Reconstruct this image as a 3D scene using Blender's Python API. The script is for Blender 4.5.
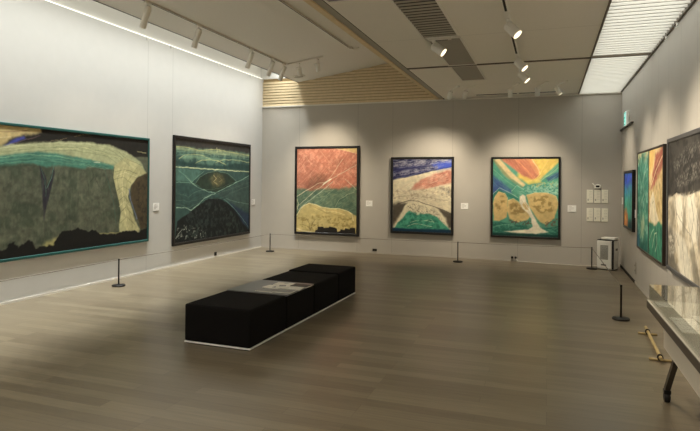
import bpy, bmesh, math, random
import numpy as np
from mathutils import Vector, Matrix

for o in list(bpy.data.objects):
    bpy.data.objects.remove(o)
S = bpy.context.scene
COL = S.collection
PI = math.pi

# ------------------------------------------------------------------ camera
cam = bpy.data.cameras.new('camera')
cam.sensor_width = 36.0
cam.lens = 556.62 * 36.0 / 700.0
cam.shift_y = -0.05106                      # the photograph is cropped low from a level view
cam.clip_start = 0.05
cam_o = bpy.data.objects.new('camera', cam)
COL.objects.link(cam_o)
pitch, yaw, roll = 0.00284, 0.3422, 0.00933
f = Vector((-math.sin(yaw) * math.cos(pitch), math.cos(yaw) * math.cos(pitch), math.sin(pitch)))
r = Vector((math.cos(yaw), math.sin(yaw), 0))
u = r.cross(f)
r2 = r * math.cos(roll) + u * math.sin(roll)
u2 = -r * math.sin(roll) + u * math.cos(roll)
M = Matrix((r2, u2, -f)).transposed().to_4x4()
M.translation = (0, 0, 1.6)
cam_o.matrix_world = M
S.camera = cam_o

# ------------------------------------------------------------------ world, exposure
w = bpy.data.worlds.new('world')
S.world = w
w.use_nodes = True
w.node_tree.nodes['Background'].inputs[0].default_value = (1.0, 0.93, 0.82, 1)
w.node_tree.nodes['Background'].inputs[1].default_value = 0.02
S.view_settings.view_transform = 'Standard'
S.view_settings.look = 'None'
S.view_settings.gamma = 1
S.view_settings.use_curve_mapping = False
S.view_settings.exposure = 0.0

# powers of the room's lamps and of the added fill lamps
P_COVE = 320.0          # linear lamp up in the slot over the left wall
P_BACK = 170.0          # spotlights on the far wall
P_RIGHT = 165.0         # spotlights on the right wall
P_LEFT = 34.0           # spotlights on the left wall
E_LOUVRE = 1.95        # luminous louvre ceiling
P_REAR = 20.0           # unseen fill lamps, added for brightness
WARM = (1.0, 0.87, 0.68)
COOL = (0.97, 1.0, 0.97)

# room
XL, XR, YB, YF = -6.48, 1.33, 11.88, -2.6
ZC, ZT = 3.38, 4.03

def area(name, loc, sx, sy, power, color, spread, rot=(0, 0, 0)):
    l = bpy.data.lights.new(name, 'AREA')
    l.shape = 'RECTANGLE'
    l.size, l.size_y = sx, sy
    l.energy, l.color, l.spread = power, color, spread
    o = bpy.data.objects.new(name, l)
    COL.objects.link(o)
    o.location, o.rotation_euler = loc, rot
    return o

area('cove_lamp', (-5.88, (YF + YB) / 2, 4.95), 0.22, YB - YF - 0.1, P_COVE, COOL, math.radians(72))

# unseen area lamps added out of view to raise the overall brightness
for i, (x, y) in enumerate(((-5.0, -0.6), (-3.2, -0.6), (-1.2, -0.6), (-5.0, 1.6), (-3.2, 1.6), (-1.2, 1.6))):
    area('rear_fill_lamp', (x, y, 3.30 if x > -2.2 else 3.8), 0.5, 0.5, P_REAR, (1.0, 0.93, 0.82), math.radians(150))

# ------------------------------------------------------------------ helpers
def lin(c):
    return tuple(((v / 255.0) / 12.92 if v / 255.0 <= 0.04045 else ((v / 255.0 + 0.055) / 1.055) ** 2.4) for v in c)

def mat(name, rgb, rough=0.6, metal=0.0, spec=0.5, noise=None, bump=None, emit=None):
    m = bpy.data.materials.new(name)
    m.use_nodes = True
    nt = m.node_tree
    b = nt.nodes['Principled BSDF']
    c = (*lin(rgb), 1)
    b.inputs['Base Color'].default_value = c
    b.inputs['Roughness'].default_value = rough
    b.inputs['Metallic'].default_value = metal
    b.inputs['Specular IOR Level'].default_value = spec
    if emit:
        b.inputs['Emission Color'].default_value = (*lin(rgb), 1)
        b.inputs['Emission Strength'].default_value = emit
    if noise or bump:
        tc = nt.nodes.new('ShaderNodeTexCoord')
        n = nt.nodes.new('ShaderNodeTexNoise')
        sc, amt = noise or bump
        n.inputs['Scale'].default_value = sc
        n.inputs['Detail'].default_value = 4
        nt.links.new(tc.outputs['Object'], n.inputs['Vector'])
        if noise:
            mx = nt.nodes.new('ShaderNodeMix')
            mx.data_type = 'RGBA'
            lo = tuple(v * (1 - amt) for v in c[:3]) + (1,)
            hi = tuple(min(1, v * (1 + amt)) for v in c[:3]) + (1,)
            mx.inputs[6].default_value, mx.inputs[7].default_value = lo, hi
            nt.links.new(n.outputs['Fac'], mx.inputs[0])
            nt.links.new(mx.outputs[2], b.inputs['Base Color'])
        if bump:
            bp = nt.nodes.new('ShaderNodeBump')
            bp.inputs['Strength'].default_value = bump[1]
            bp.inputs['Distance'].default_value = 0.004
            n2 = nt.nodes.new('ShaderNodeTexNoise')
            n2.inputs['Scale'].default_value = bump[0]
            nt.links.new(tc.outputs['Object'], n2.inputs['Vector'])
            nt.links.new(n2.outputs['Fac'], bp.inputs['Height'])
            nt.links.new(bp.outputs['Normal'], b.inputs['Normal'])
    return m

def seam_mat(name, rgb, axis, seams, rough=0.75, noise=(6.0, 0.03)):
    """painted wall panels with thin dark joints at the given coordinates"""
    m = mat(name, rgb, rough, spec=0.25, noise=noise)
    nt = m.node_tree
    b = nt.nodes['Principled BSDF']
    src = b.inputs['Base Color'].links[0].from_socket
    tc = nt.nodes.new('ShaderNodeTexCoord')
    sep = nt.nodes.new('ShaderNodeSeparateXYZ')
    nt.links.new(tc.outputs['Object'], sep.inputs[0])
    acc = None
    for s in seams:
        c = nt.nodes.new('ShaderNodeMath')
        c.operation = 'COMPARE'
        c.inputs[1].default_value, c.inputs[2].default_value = s, 0.005
        nt.links.new(sep.outputs[axis], c.inputs[0])
        if acc is None:
            acc = c.outputs[0]
        else:
            a = nt.nodes.new('ShaderNodeMath')
            a.operation = 'MAXIMUM'
            nt.links.new(acc, a.inputs[0])
            nt.links.new(c.outputs[0], a.inputs[1])
            acc = a.outputs[0]
    mx = nt.nodes.new('ShaderNodeMix')
    mx.data_type = 'RGBA'
    nt.links.new(acc, mx.inputs[0])
    nt.links.new(src, mx.inputs[6])
    mx.inputs[7].default_value = tuple(v * 0.78 for v in lin(rgb)) + (1,)
    nt.links.new(mx.outputs[2], b.inputs['Base Color'])
    return m

class MB:
    """collects shapes; build() links them as ONE mesh object"""
    def __init__(self):
        self.bm = bmesh.new()
    def _xf(self, verts, T):
        if T is not None:
            bmesh.ops.transform(self.bm, matrix=T, verts=verts)
    def box(self, x0, x1, y0, y1, z0, z1, bevel=0.0, seg=2, T=None):
        v = bmesh.ops.create_cube(self.bm, size=1)['verts']
        for q in v:
            q.co = Vector(((x0 + x1) / 2 + q.co.x * (x1 - x0), (y0 + y1) / 2 + q.co.y * (y1 - y0), (z0 + z1) / 2 + q.co.z * (z1 - z0)))
        if bevel:
            e = list({e for q in v for e in q.link_edges})
            res = bmesh.ops.bevel(self.bm, geom=e, offset=bevel, segments=seg, profile=0.5, affect='EDGES')
            v = list({q for fc in res['faces'] for q in fc.verts} | {q for q in v if q.is_valid})
        self._xf(v, T)
        return self
    def tube(self, pts, rad, n=12, cap=True):
        pts = [Vector(p) for p in pts]
        rads = rad if isinstance(rad, (list, tuple)) else [rad] * len(pts)
        rings = []
        ref = None
        for i, p in enumerate(pts):
            d = (pts[min(i + 1, len(pts) - 1)] - pts[max(i - 1, 0)]).normalized()
            if ref is None:
                ref = Vector((0, 0, 1)) if abs(d.z) < 0.9 else Vector((1, 0, 0))
            a = (ref - d * ref.dot(d)).normalized()
            ref = a
            b = d.cross(a)
            rings.append([self.bm.verts.new(p + (a * math.cos(2 * PI * k / n) + b * math.sin(2 * PI * k / n)) * rads[i]) for k in range(n)])
        for A, B in zip(rings, rings[1:]):
            for k in range(n):
                fc = self.bm.faces.new((A[k], A[(k + 1) % n], B[(k + 1) % n], B[k]))
                fc.smooth = True
        if cap:
            self.bm.faces.new(list(reversed(rings[0])))
            self.bm.faces.new(rings[-1])
        return self
    def lathe(self, prof, n=28, T=None):
        vs, rings = [], []
        for rr, z in prof:
            ring = [self.bm.verts.new((rr * math.cos(2 * PI * k / n), rr * math.sin(2 * PI * k / n), z)) for k in range(n)]
            rings.append(ring)
            vs += ring
        for A, B in zip(rings, rings[1:]):
            for k in range(n):
                fc = self.bm.faces.new((A[k], A[(k + 1) % n], B[(k + 1) % n], B[k]))
                fc.smooth = True
        self.bm.faces.new(list(reversed(rings[0])))
        self.bm.faces.new(rings[-1])
        self._xf(vs, T)
        return self
    def prism(self, poly, axis, a0, a1):
        """polygon in the two other axes (in x,y,z order), extruded along axis"""
        def pt(p, a):
            q = list(p)
            q.insert(axis, a)
            return q
        A = [self.bm.verts.new(pt(p, a0)) for p in poly]
        B = [self.bm.verts.new(pt(p, a1)) for p in poly]
        n = len(poly)
        self.bm.faces.new(A)
        self.bm.faces.new(list(reversed(B)))
        for k in range(n):
            self.bm.faces.new((A[k], B[k], B[(k + 1) % n], A[(k + 1) % n]))
        return self
    def build(self, name, m, parent=None):
        bmesh.ops.recalc_face_normals(self.bm, faces=self.bm.faces)
        me = bpy.data.meshes.new(name)
        self.bm.to_mesh(me)
        self.bm.free()
        me.materials.append(m)
        o = bpy.data.objects.new(name, me)
        COL.objects.link(o)
        if parent:
            o.parent = parent
        return o

def tag(o, label, cat, group=None):
    o['label'], o['category'] = label, cat
    if group:
        o['group'] = group
    return o

def thing(name, label, cat, loc=(0, 0, 0), rz=0.0, group=None):
    o = bpy.data.objects.new(name, None)
    o.empty_display_size = 0.1
    COL.objects.link(o)
    o.location, o.rotation_euler = loc, (0, 0, rz)
    return tag(o, label, cat, group)

def struct(o):
    o['kind'] = 'structure'
    return o

def copy_tree(o, parent=None):
    c = o.copy()
    COL.objects.link(c)
    if parent:
        c.parent = parent
    for ch in list(o.children):
        copy_tree(ch, c)
    return c

def aim_matrix(p, d):
    """matrix that puts local -Z along d at p"""
    q = Vector(d).normalized().to_track_quat('-Z', 'Y')
    T = q.to_matrix().to_4x4()
    T.translation = p
    return T

# ------------------------------------------------------------------ materials
M_WALL_L = seam_mat('wall_paint_left', (202, 200, 195), 1, (1.2, 3.8, 7.82, 8.49))
M_WALL_B = seam_mat('wall_paint_back', (186, 180, 170), 0, (-5.5, -4.05, -3.24, -1.92, -0.58, 0.62))
M_WALL_R = seam_mat('wall_paint_right', (190, 185, 176), 1, (0.6, 2.0, 3.4, 4.75, 6.1, 6.8, 7.44, 8.1, 8.58, 9.3, 9.98, 10.7))
M_WALL_F = mat('wall_paint_plain', (186, 180, 170), 0.8)
M_WHITE = mat('white_plaster', (222, 220, 214), 0.8)
M_CEIL_L = mat('ceiling_plaster', (236, 233, 226), 0.9, noise=(40, 0.03))
M_CEIL = seam_mat('ceiling_board', (240, 236, 227), 1, (1.4, 3.2, 5.0, 6.81, 10.3), 0.9, (60, 0.05))
M_DARK = mat('dark_bronze', (52, 46, 40), 0.5, 0.2)
M_GROOVE = mat('dark_channel', (166, 161, 149), 0.6)
M_BLACKM = mat('black_metal', (24, 22, 21), 0.45, 0.3)
M_WOODD = mat('wood_slat_gap', (176, 154, 116), 0.8)
M_RAIL = mat('brown_rail', (98, 88, 74), 0.5, 0.1)
M_WOODT = mat('pale_wood_trim', (226, 206, 168), 0.55, noise=(14, 0.15))
M_TRIM = mat('white_trim', (226, 222, 212), 0.5)
M_LAMP = mat('white_lamp_metal', (240, 237, 229), 0.45)
M_LENS = mat('lit_lens', (255, 232, 190), 0.3, emit=3.0)
M_LENSW = mat('weak_lit_lens', (255, 236, 200), 0.3, emit=0.7)
M_LED = mat('led_line', (255, 252, 240), 0.4, emit=1.0)
M_TRACK = mat('track_metal', (226, 221, 211), 0.5)
M_FABRIC = mat('black_fabric', (17, 15, 14), 0.95, spec=0.15, noise=(180, 0.35), bump=(400, 0.4))
M_STEEL = mat('pale_steel', (240, 238, 232), 0.4, 0.0)
M_TRAY = mat('grey_laminate', (104, 104, 102), 0.28)
M_PAPER = mat('white_paper', (232, 228, 216), 0.7, noise=(16, 0.05))
M_PAPERG = mat('grey_paper', (150, 148, 142), 0.6, noise=(30, 0.3))
M_PAPERD = mat('dark_paper', (60, 58, 54), 0.6, noise=(30, 0.3))
M_CARD = mat('caption_card', (248, 246, 240), 0.7)
M_CARDSIDE = mat('foam_edge', (212, 208, 198), 0.8)
M_INK = mat('grey_ink', (178, 173, 164), 0.8)
M_SHEET = mat('cream_sheet', (240, 236, 218), 0.7, noise=(20, 0.04))
M_PLAST = mat('white_plastic', (240, 237, 228), 0.45)
M_PLASTD = mat('grille_plastic', (128, 124, 114), 0.6)
M_SLOT = mat('dark_slot', (30, 26, 22), 0.7)
M_BRASS = mat('bamboo_cane', (172, 150, 102), 0.45, noise=(24, 0.22))
M_ROPE = mat('black_palm_rope', (26, 22, 18), 0.9)
M_CORD = mat('grey_cord', (120, 112, 100), 0.8)
M_DECK = mat('grey_cloth', (176, 170, 156), 0.9, noise=(120, 0.06))
M_CASEF = mat('case_edge', (78, 70, 62), 0.4, 0.3)
M_APRON = mat('case_side', (226, 216, 198), 0.6)
M_VENT = mat('vent_grey', (178, 172, 160), 0.7)
M_PERF = mat('perforated_grey', (158, 154, 144), 0.7, noise=(160, 0.12))
M_SIGNG = mat('sign_green', (40, 176, 150), 0.5, emit=0.7)
M_SIGNW = mat('sign_white', (214, 250, 246), 0.5, emit=1.0)
M_TEAL = mat('teal_frame', (22, 78, 74), 0.5, noise=(30, 0.15))
M_BLACKF = mat('black_frame', (22, 20, 19), 0.4)
M_BROWNF = mat('dark_brown_frame', (44, 32, 24), 0.45)
M_SILVERF = mat('grey_frame', (92, 92, 94), 0.4, 0.3)
M_STRETCH = mat('stretcher_wood', (110, 88, 60), 0.8)

def floor_mat():
    m = bpy.data.materials.new('oak_planks')
    m.use_nodes = True
    nt = m.node_tree
    b = nt.nodes['Principled BSDF']
    tc = nt.nodes.new('ShaderNodeTexCoord')
    br = nt.nodes.new('ShaderNodeTexBrick')
    br.inputs['Color1'].default_value = (*lin((130, 119, 98)), 1)
    br.inputs['Color2'].default_value = (*lin((108, 97, 79)), 1)
    br.inputs['Mortar'].default_value = (*lin((88, 78, 63)), 1)
    br.inputs['Scale'].default_value = 1.0
    br.inputs['Mortar Size'].default_value = 0.0012
    br.inputs['Bias'].default_value = 0.1
    br.inputs['Brick Width'].default_value = 1.25
    br.inputs['Row Height'].default_value = 0.115
    br.offset = 0.37
    br.offset_frequency = 3
    nt.links.new(tc.outputs['Object'], br.inputs['Vector'])
    mp = nt.nodes.new('ShaderNodeMapping')
    mp.inputs['Scale'].default_value = (1.6, 26, 1)
    nt.links.new(tc.outputs['Object'], mp.inputs['Vector'])
    n = nt.nodes.new('ShaderNodeTexNoise')
    n.inputs['Scale'].default_value = 1.6
    n.inputs['Detail'].default_value = 6
    n.inputs['Distortion'].default_value = 0.6
    nt.links.new(mp.outputs[0], n.inputs['Vector'])
    mr = nt.nodes.new('ShaderNodeMapRange')
    mr.inputs[1].default_value, mr.inputs[2].default_value = 0.3, 0.7
    mr.inputs[3].default_value, mr.inputs[4].default_value = 0.87, 1.10
    nt.links.new(n.outputs['Fac'], mr.inputs[0])
    mx = nt.nodes.new('ShaderNodeMix')
    mx.data_type = 'RGBA'
    mx.blend_type = 'MULTIPLY'
    mx.inputs[0].default_value = 1.0
    nt.links.new(br.outputs['Color'], mx.inputs[6])
    nt.links.new(mr.outputs[0], mx.inputs[7])
    nt.links.new(mx.outputs[2], b.inputs['Base Color'])
    b.inputs['Roughness'].default_value = 0.31
    b.inputs['Specular IOR Level'].default_value = 0.5
    return m

def glass_mat():
    """thin clear pane: mirror by the Fresnel law, clear otherwise"""
    m = bpy.data.materials.new('clear_pane')
    m.use_nodes = True
    nt = m.node_tree
    nt.nodes.remove(nt.nodes['Principled BSDF'])
    out = nt.nodes['Material Output']
    fr = nt.nodes.new('ShaderNodeFresnel')
    fr.inputs['IOR'].default_value = 1.5
    ge = nt.nodes.new('ShaderNodeNewGeometry')
    mr = nt.nodes.new('ShaderNodeMapRange')          # a thin pane does not refract: same mirror strength from either side
    mr.inputs[3].default_value, mr.inputs[4].default_value = 1.5, 1 / 1.5
    nt.links.new(ge.outputs['Backfacing'], mr.inputs[0])
    nt.links.new(mr.outputs[0], fr.inputs['IOR'])
    tr = nt.nodes.new('ShaderNodeBsdfTransparent')
    tr.inputs[0].default_value = (0.95, 0.96, 0.95, 1)
    gl = nt.nodes.new('ShaderNodeBsdfGlossy')
    gl.inputs['Roughness'].default_value = 0.02
    mx = nt.nodes.new('ShaderNodeMixShader')
    nt.links.new(fr.outputs[0], mx.inputs[0])
    nt.links.new(tr.outputs[0], mx.inputs[1])
    nt.links.new(gl.outputs[0], mx.inputs[2])
    nt.links.new(mx.outputs[0], out.inputs['Surface'])
    return m
M_GLASS = glass_mat()

def pigment_mat():
    m = bpy.data.materials.new('painted_canvas')
    m.use_nodes = True
    nt = m.node_tree
    b = nt.nodes['Principled BSDF']
    a = nt.nodes.new('ShaderNodeAttribute')
    a.attribute_name = 'pigment'
    nt.links.new(a.outputs['Color'], b.inputs['Base Color'])
    b.inputs['Roughness'].default_value = 0.7
    b.inputs['Specular IOR Level'].default_value = 0.25
    tc = nt.nodes.new('ShaderNodeTexCoord')
    n = nt.nodes.new('ShaderNodeTexNoise')
    n.inputs['Scale'].default_value = 60
    nt.links.new(tc.outputs['Object'], n.inputs['Vector'])
    bp = nt.nodes.new('ShaderNodeBump')
    bp.inputs['Strength'].default_value = 0.25
    bp.inputs['Distance'].default_value = 0.004
    nt.links.new(n.outputs['Fac'], bp.inputs['Height'])
    nt.links.new(bp.outputs['Normal'], b.inputs['Normal'])
    return m
M_PIG = pigment_mat()

# ------------------------------------------------------------------ what the pictures show (u, v in thousandths)
PAINT = {
 'valley': [
  ('fill',(92,96,76)),
  ('blot',(74,80,64),40,0.52,0.55,[(99,275),(996,275),(1001,1128),(103,1058)]),
  ('blot',(116,118,94),28,0.6,0.4,[(99,275),(996,275),(1001,1128),(103,1058)]),
  ('blot',(64,76,58),90,0.5,0.6,[(99,275),(996,275),(1001,1128),(103,1058)]),
  ('poly',(36,33,28),6,1,6,[(70,-157),(1007,-60),(1008,170),(72,211)]),
  ('poly',(196,172,112),14,1,14,[(70,-157),(72,211),(268,199),(306,149),(341,97),(394,64),(449,29),(457,-30),(284,-29)]),
  ('line',(150,112,72),7,0.6,[(98,57),(284,54),(393,32)]),
  ('line',(222,206,150),6,0.7,[(99,112),(285,99),(334,83)]),
  ('line',(150,130,88),4,0.7,[(595,33),(631,16),(663,4)]),
  ('line',(170,146,100),4,0.7,[(490,88),(537,71),(561,54)]),
  ('line',(200,190,130),6,0.9,[(931,117),(988,130)]),
  ('poly',(66,72,160),8,1,6,[(310,153),(342,104),(382,69),(389,85),(362,117),(323,157)]),
  ('line',(104,80,80),6,0.8,[(285,184),(323,151),(382,103),(445,57)]),
  ('poly',(174,178,130),8,1,8,[(72,291),(219,191),(302,157),(394,120),(516,88),(655,70),(768,80),(871,134),(951,216),(996,347),(939,360),(897,441),(861,381),(803,287),(681,257),(517,211),(394,208),(285,258),(72,358)]),
  ('line',(204,206,156),7,0.8,[(285,175),(394,136),(516,101),(655,88),(769,99),(871,154)]),
  ('line',(120,140,92),6,0.6,[(302,203),(433,154),(561,128),(731,142),(860,224)]),
  ('line',(118,134,90),6,0.5,[(433,179),(584,151),(758,185),(848,284)]),
  ('line',(230,222,160),5,0.6,[(517,151),(645,125),(813,189),(908,320)]),
  ('poly',(72,134,112),10,1,8,[(72,331),(285,235),(357,204),(441,186),(508,186),(607,210),(706,237),(803,267),(792,306),(681,285),(632,306),(526,286),(475,306),(418,278),(286,303),(73,438)]),
  ('line',(126,180,140),6,0.8,[(157,284),(285,250),(394,208),(517,211),(656,250)]),
  ('line',(52,104,90),6,0.7,[(286,288),(426,245),(517,262),(759,280)]),
  ('line',(232,222,190),7,0.9,[(691,247),(722,245)]),
  ('line',(60,84,68),7,0.6,[(100,452),(286,310),(418,294)]),
  ('poly',(46,44,54),5,0.95,4,[(446,292),(471,373),(476,456),(488,406),(504,305),(509,338),(493,490),(477,622),(465,737),(460,612),(455,447)]),
  ('line',(92,140,118),6,0.9,[(504,279),(496,389),(476,472)]),
  ('line',(66,110,92),5,0.8,[(450,308),(467,406),(472,539)]),
  ('line',(48,52,42),4,0.7,[(684,315),(692,384),(670,425)]),
  ('line',(48,52,42),4,0.7,[(708,369),(700,397),(721,467)]),
  ('poly',(190,184,128),8,1,6,[(797,268),(859,185),(938,238),(990,337),(939,370),(897,451),(879,560),(898,650),(923,804),(955,890),(943,939),(829,907),(828,809),(839,714),(821,576),(804,460),(792,364)]),
  ('line',(232,222,160),8,0.7,[(872,263),(843,401),(850,597),(881,857)]),
  ('line',(150,142,84),6,0.7,[(932,279),(873,421),(868,598),(911,863)]),
  ('line',(120,126,82),5,0.6,[(837,284),(815,402),(838,557)]),
  ('line',(150,150,96),5,0.6,[(815,460),(850,519),(874,658)]),
  ('line',(54,64,50),9,0.8,[(797,287),(792,383),(810,517),(827,635),(828,809)]),
  ('line',(104,110,74),5,0.7,[(803,325),(860,303),(933,339)]),
  ('line',(104,110,74),5,0.7,[(798,402),(849,372),(896,431)]),
  ('line',(112,112,74),5,0.7,[(815,498),(849,460),(885,500)]),
  ('line',(104,104,68),5,0.7,[(827,596),(856,558),(886,620)]),
  ('line',(104,104,68),5,0.7,[(834,713),(868,658),(904,741)]),
  ('line',(112,108,70),5,0.7,[(834,810),(875,757),(923,844)]),
  ('line',(110,120,84),5,0.6,[(824,140),(871,203),(963,256)]),
  ('line',(110,120,84),5,0.6,[(769,118),(836,187),(896,281)]),
  ('line',(236,228,172),5,0.7,[(809,363),(866,332),(927,370)]),
  ('line',(236,228,172),5,0.7,[(828,654),(862,608),(892,670)]),
  ('line',(236,228,172),5,0.7,[(827,547),(855,509),(879,560)]),
  ('line',(112,122,168),8,0.9,[(885,490),(891,580),(916,702),(935,786)]),
  ('poly',(80,68,46),6,1,5,[(897,461),(933,380),(1003,326),(1006,879),(961,892),(929,724),(898,600)]),
  ('blot',(54,46,34),30,0.55,0.7,[(909,461),(1003,337),(1006,879),(961,871)]),
  ('poly',(176,166,96),16,0.9,10,[(454,948),(478,905),(512,887),(547,869),(547,920),(504,961),(462,967)]),
  ('line',(170,160,96),9,0.8,[(684,888),(752,892),(829,897)]),
  ('folds',(222,220,164),(150,160,110),9,70,4,0.4,[(99,275),(251,201),(356,161),(516,126),(680,121),(813,170),(932,279)]),
  ('folds',(140,188,150),(50,104,90),6,50,4,0.6,[(100,356),(285,265),(434,219),(584,239),(770,279)]),
  ('folds',(226,216,156),(156,148,98),8,60,4,0.45,[(883,202),(849,343),(844,499),(862,647),(887,878)]),
  ('streak',(116,118,92),60,14,90,0.62,0.5,[(100,343),(770,326),(817,740),(806,883),(103,969)]),
  ('line',(66,100,84),6,0.8,[(748,309),(771,459),(799,632),(812,807)]),
  ('streak',(30,30,26),50,8,80,0.66,0.7,[(482,-2),(994,-16),(995,109),(757,53),(499,78)]),
  ('poly',(24,23,20),4,1,16,[(75,960),(160,917),(255,928),(296,939),(320,923),(331,879),(353,876),(368,927),(383,907),(402,879),(421,900),(433,943),(466,943),(504,940),(521,889),(542,842),(565,846),(620,826),(659,855),(694,853),(725,886),(773,905),(841,904),(905,892),(949,920),(1000,878),(1028,1240),(76,1215)]),
  ('tex',0.16,30),
 ],
 'lagoon': [
  ('fill',(50,80,74)),
  ('poly',(52,50,46),8,1,4,[(-23,-33),(1036,-28),(1038,87),(733,73),(496,69),(243,89),(-20,73)]),
  ('blot',(92,128,106),60,0.5,0.6,[(-20,73),(1038,68),(1043,293),(-16,285)]),
  ('poly',(142,156,112),16,0.9,10,[(-8,78),(108,81),(313,97),(534,72),(734,85),(1002,96),(1003,121),(734,115),(422,125),(209,114),(-7,110)]),
  ('poly',(112,148,116),12,0.9,8,[(39,193),(109,152),(314,142),(423,171),(614,181),(423,194),(210,180)]),
  ('line',(182,184,120),6,0.9,[(39,193),(103,155),(209,141),(321,144),(408,172)]),
  ('line',(182,184,120),6,0.9,[(218,235),(308,193),(423,183),(521,190),(635,228)]),
  ('line',(168,172,112),6,0.9,[(491,209),(614,175),(777,169),(1004,185)]),
  ('line',(176,172,104),6,0.9,[(2,82),(141,79),(278,99),(496,69),(734,85),(1002,102)]),
  ('line',(200,196,140),7,0.9,[(503,51),(508,97)]),
  ('poly',(30,58,56),10,0.8,6,[(5,210),(246,234),(576,242),(778,205),(1005,211),(1006,281),(6,263)]),
  ('line',(208,216,160),8,1,[(6,274),(247,279),(425,284),(657,288),(1007,297)]),
  ('poly',(80,124,108),10,0.7,8,[(6,284),(247,296),(317,306),(195,418),(9,412)]),
  ('line',(116,160,136),5,0.9,[(9,423),(188,424),(249,368),(332,311)]),
  ('line',(150,190,156),5,0.9,[(114,358),(195,429),(286,463)]),
  ('line',(110,150,130),5,0.8,[(35,311),(120,358),(195,418)]),
  ('poly',(40,56,44),8,1,6,[(223,440),(283,368),(390,322),(501,302),(658,330),(783,408),(681,468),(498,524),(357,504)]),
  ('poly',(122,112,66),24,0.8,20,[(413,390),(471,326),(579,337),(620,408),(542,455),(452,460)]),
  ('blot',(52,56,44),40,0.5,0.45,[(390,333),(638,330),(641,465),(393,462)]),
  ('line',(196,180,124),5,0.8,[(464,344),(503,378),(466,413),(512,443)]),
  ('line',(170,160,110),4,0.7,[(540,361),(580,396),(534,419)]),
  ('line',(120,150,126),5,0.7,[(223,446),(283,368),(390,319),(508,299),(666,324),(799,408)]),
  ('line',(150,192,164),6,0.9,[(195,435),(286,480),(394,516),(491,533),(621,485),(783,426),(1008,338)]),
  ('poly',(50,78,72),6,0.9,6,[(10,444),(196,446),(394,528),(324,588),(194,694),(15,662)]),
  ('line',(170,206,176),7,0.9,[(15,662),(121,668),(188,699),(269,648),(345,583),(491,536)]),
  ('poly',(58,80,74),8,0.9,6,[(499,542),(783,445),(1008,364),(1017,772),(789,697),(624,605)]),
  ('poly',(20,24,24),6,1,8,[(-1,974),(27,791),(155,730),(290,643),(396,591),(526,589),(644,635),(773,727),(886,858),(1023,1002),(1026,1156),(1,1026)]),
  ('blot',(46,58,54),34,0.56,0.8,[(122,717),(396,625),(625,635),(969,1022),(128,988)]),
  ('poly',(34,48,78),16,0.8,10,[(681,637),(832,718),(1018,804),(1022,996),(887,876),(790,746)]),
  ('line',(110,150,140),5,0.9,[(608,598),(739,694),(859,800),(1013,969)]),
  ('line',(120,160,140),5,0.7,[(648,600),(788,641),(1015,677)]),
  ('folds',(120,150,126),(26,44,44),7,120,3,0.6,[(13,577),(152,615),(253,574),(394,539),(544,543),(743,481),(1000,421)]),
  ('folds',(150,176,140),(44,74,66),6,60,3,0.6,[(3,146),(175,132),(386,138),(613,127),(1003,140)]),
  ('streak',(58,88,82),60,10,80,0.6,0.5,[(10,444),(394,528),(1008,364),(1017,772),(624,599),(255,641),(15,662)]),
  ('streak',(52,70,64),40,10,60,0.6,0.6,[(122,744),(396,608),(624,623),(990,977),(31,964)]),
  ('blot',(170,176,160),16,0.68,0.9,[(22,849),(124,839),(366,908),(361,993),(24,971)]),
  ('line',(180,186,170),6,0.8,[(11,954),(42,914),(80,875)]),
  ('tex',0.18,34),
 ],
 'redridge': [
  ('fill',(192,114,88)),
  ('blot',(184,104,80),60,0.5,0.5,[(-12,-14),(1030,-22),(1034,480),(-12,522)]),
  ('blot',(222,152,122),30,0.6,0.6,[(-12,-14),(1030,-22),(1034,480),(-12,522)]),
  ('poly',(120,78,58),40,0.75,20,[(129,481),(199,381),(324,314),(479,329),(487,400),(379,478),(246,513)]),
  ('poly',(216,184,110),8,1,4,[(632,-11),(1015,-14),(1016,57),(840,31)]),
  ('line',(232,206,140),6,1,[(609,-5),(801,26),(1000,57)]),
  ('poly',(96,120,94),16,1,18,[(-20,483),(106,476),(223,502),(379,489),(534,470),(650,496),(804,472),(1019,442),(1022,835),(-20,853)]),
  ('blot',(62,94,78),50,0.5,0.6,[(-20,494),(1019,466),(1022,808),(-20,826)]),
  ('blot',(112,130,96),34,0.62,0.6,[(-20,494),(1019,466),(1021,726),(-20,743)]),
  ('streak',(222,150,120),90,7,-52,0.6,0.55,[(-12,-14),(1030,-22),(1034,453),(-12,494)]),
  ('streak',(146,76,58),80,9,-48,0.6,0.5,[(-12,82),(1031,73),(1034,466),(-12,508)]),
  ('streak',(216,150,116),70,6,40,0.66,0.5,[(-12,-14),(1030,-22),(1032,235),(-12,329)]),
  ('streak',(150,166,130),80,7,-35,0.62,0.6,[(-12,508),(1019,466),(1021,780),(-12,826)]),
  ('line',(226,204,164),5,0.9,[(0,577),(145,508),(339,424),(495,394),(587,322),(687,217),(771,124)]),
  ('line',(214,206,170),5,0.9,[(0,704),(145,613),(309,506),(495,411),(610,349),(1001,192)]),
  ('line',(240,232,206),10,1,[(448,433),(518,388),(580,360)]),
  ('line',(196,206,176),5,0.9,[(20,742),(184,635),(379,533),(611,393)]),
  ('line',(216,160,124),4,0.8,[(51,27),(175,113),(277,211)]),
  ('line',(222,166,128),4,0.8,[(400,35),(517,132),(594,218)]),
  ('line',(214,150,116),4,0.7,[(0,126),(105,218),(168,299)]),
  ('line',(214,150,116),4,0.7,[(27,455),(152,355),(300,254)]),
  ('line',(224,170,130),4,0.8,[(640,93),(702,157),(649,267)]),
  ('line',(216,160,122),4,0.7,[(802,211),(879,128),(978,73)]),
  ('line',(200,196,160),5,0.8,[(803,358),(888,411),(996,486)]),
  ('line',(150,170,132),4,0.8,[(278,600),(417,521),(634,485)]),
  ('line',(176,186,146),4,0.8,[(651,688),(712,605),(843,543),(958,514)]),
  ('line',(150,170,132),4,0.7,[(340,583),(495,569),(611,491)]),
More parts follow.
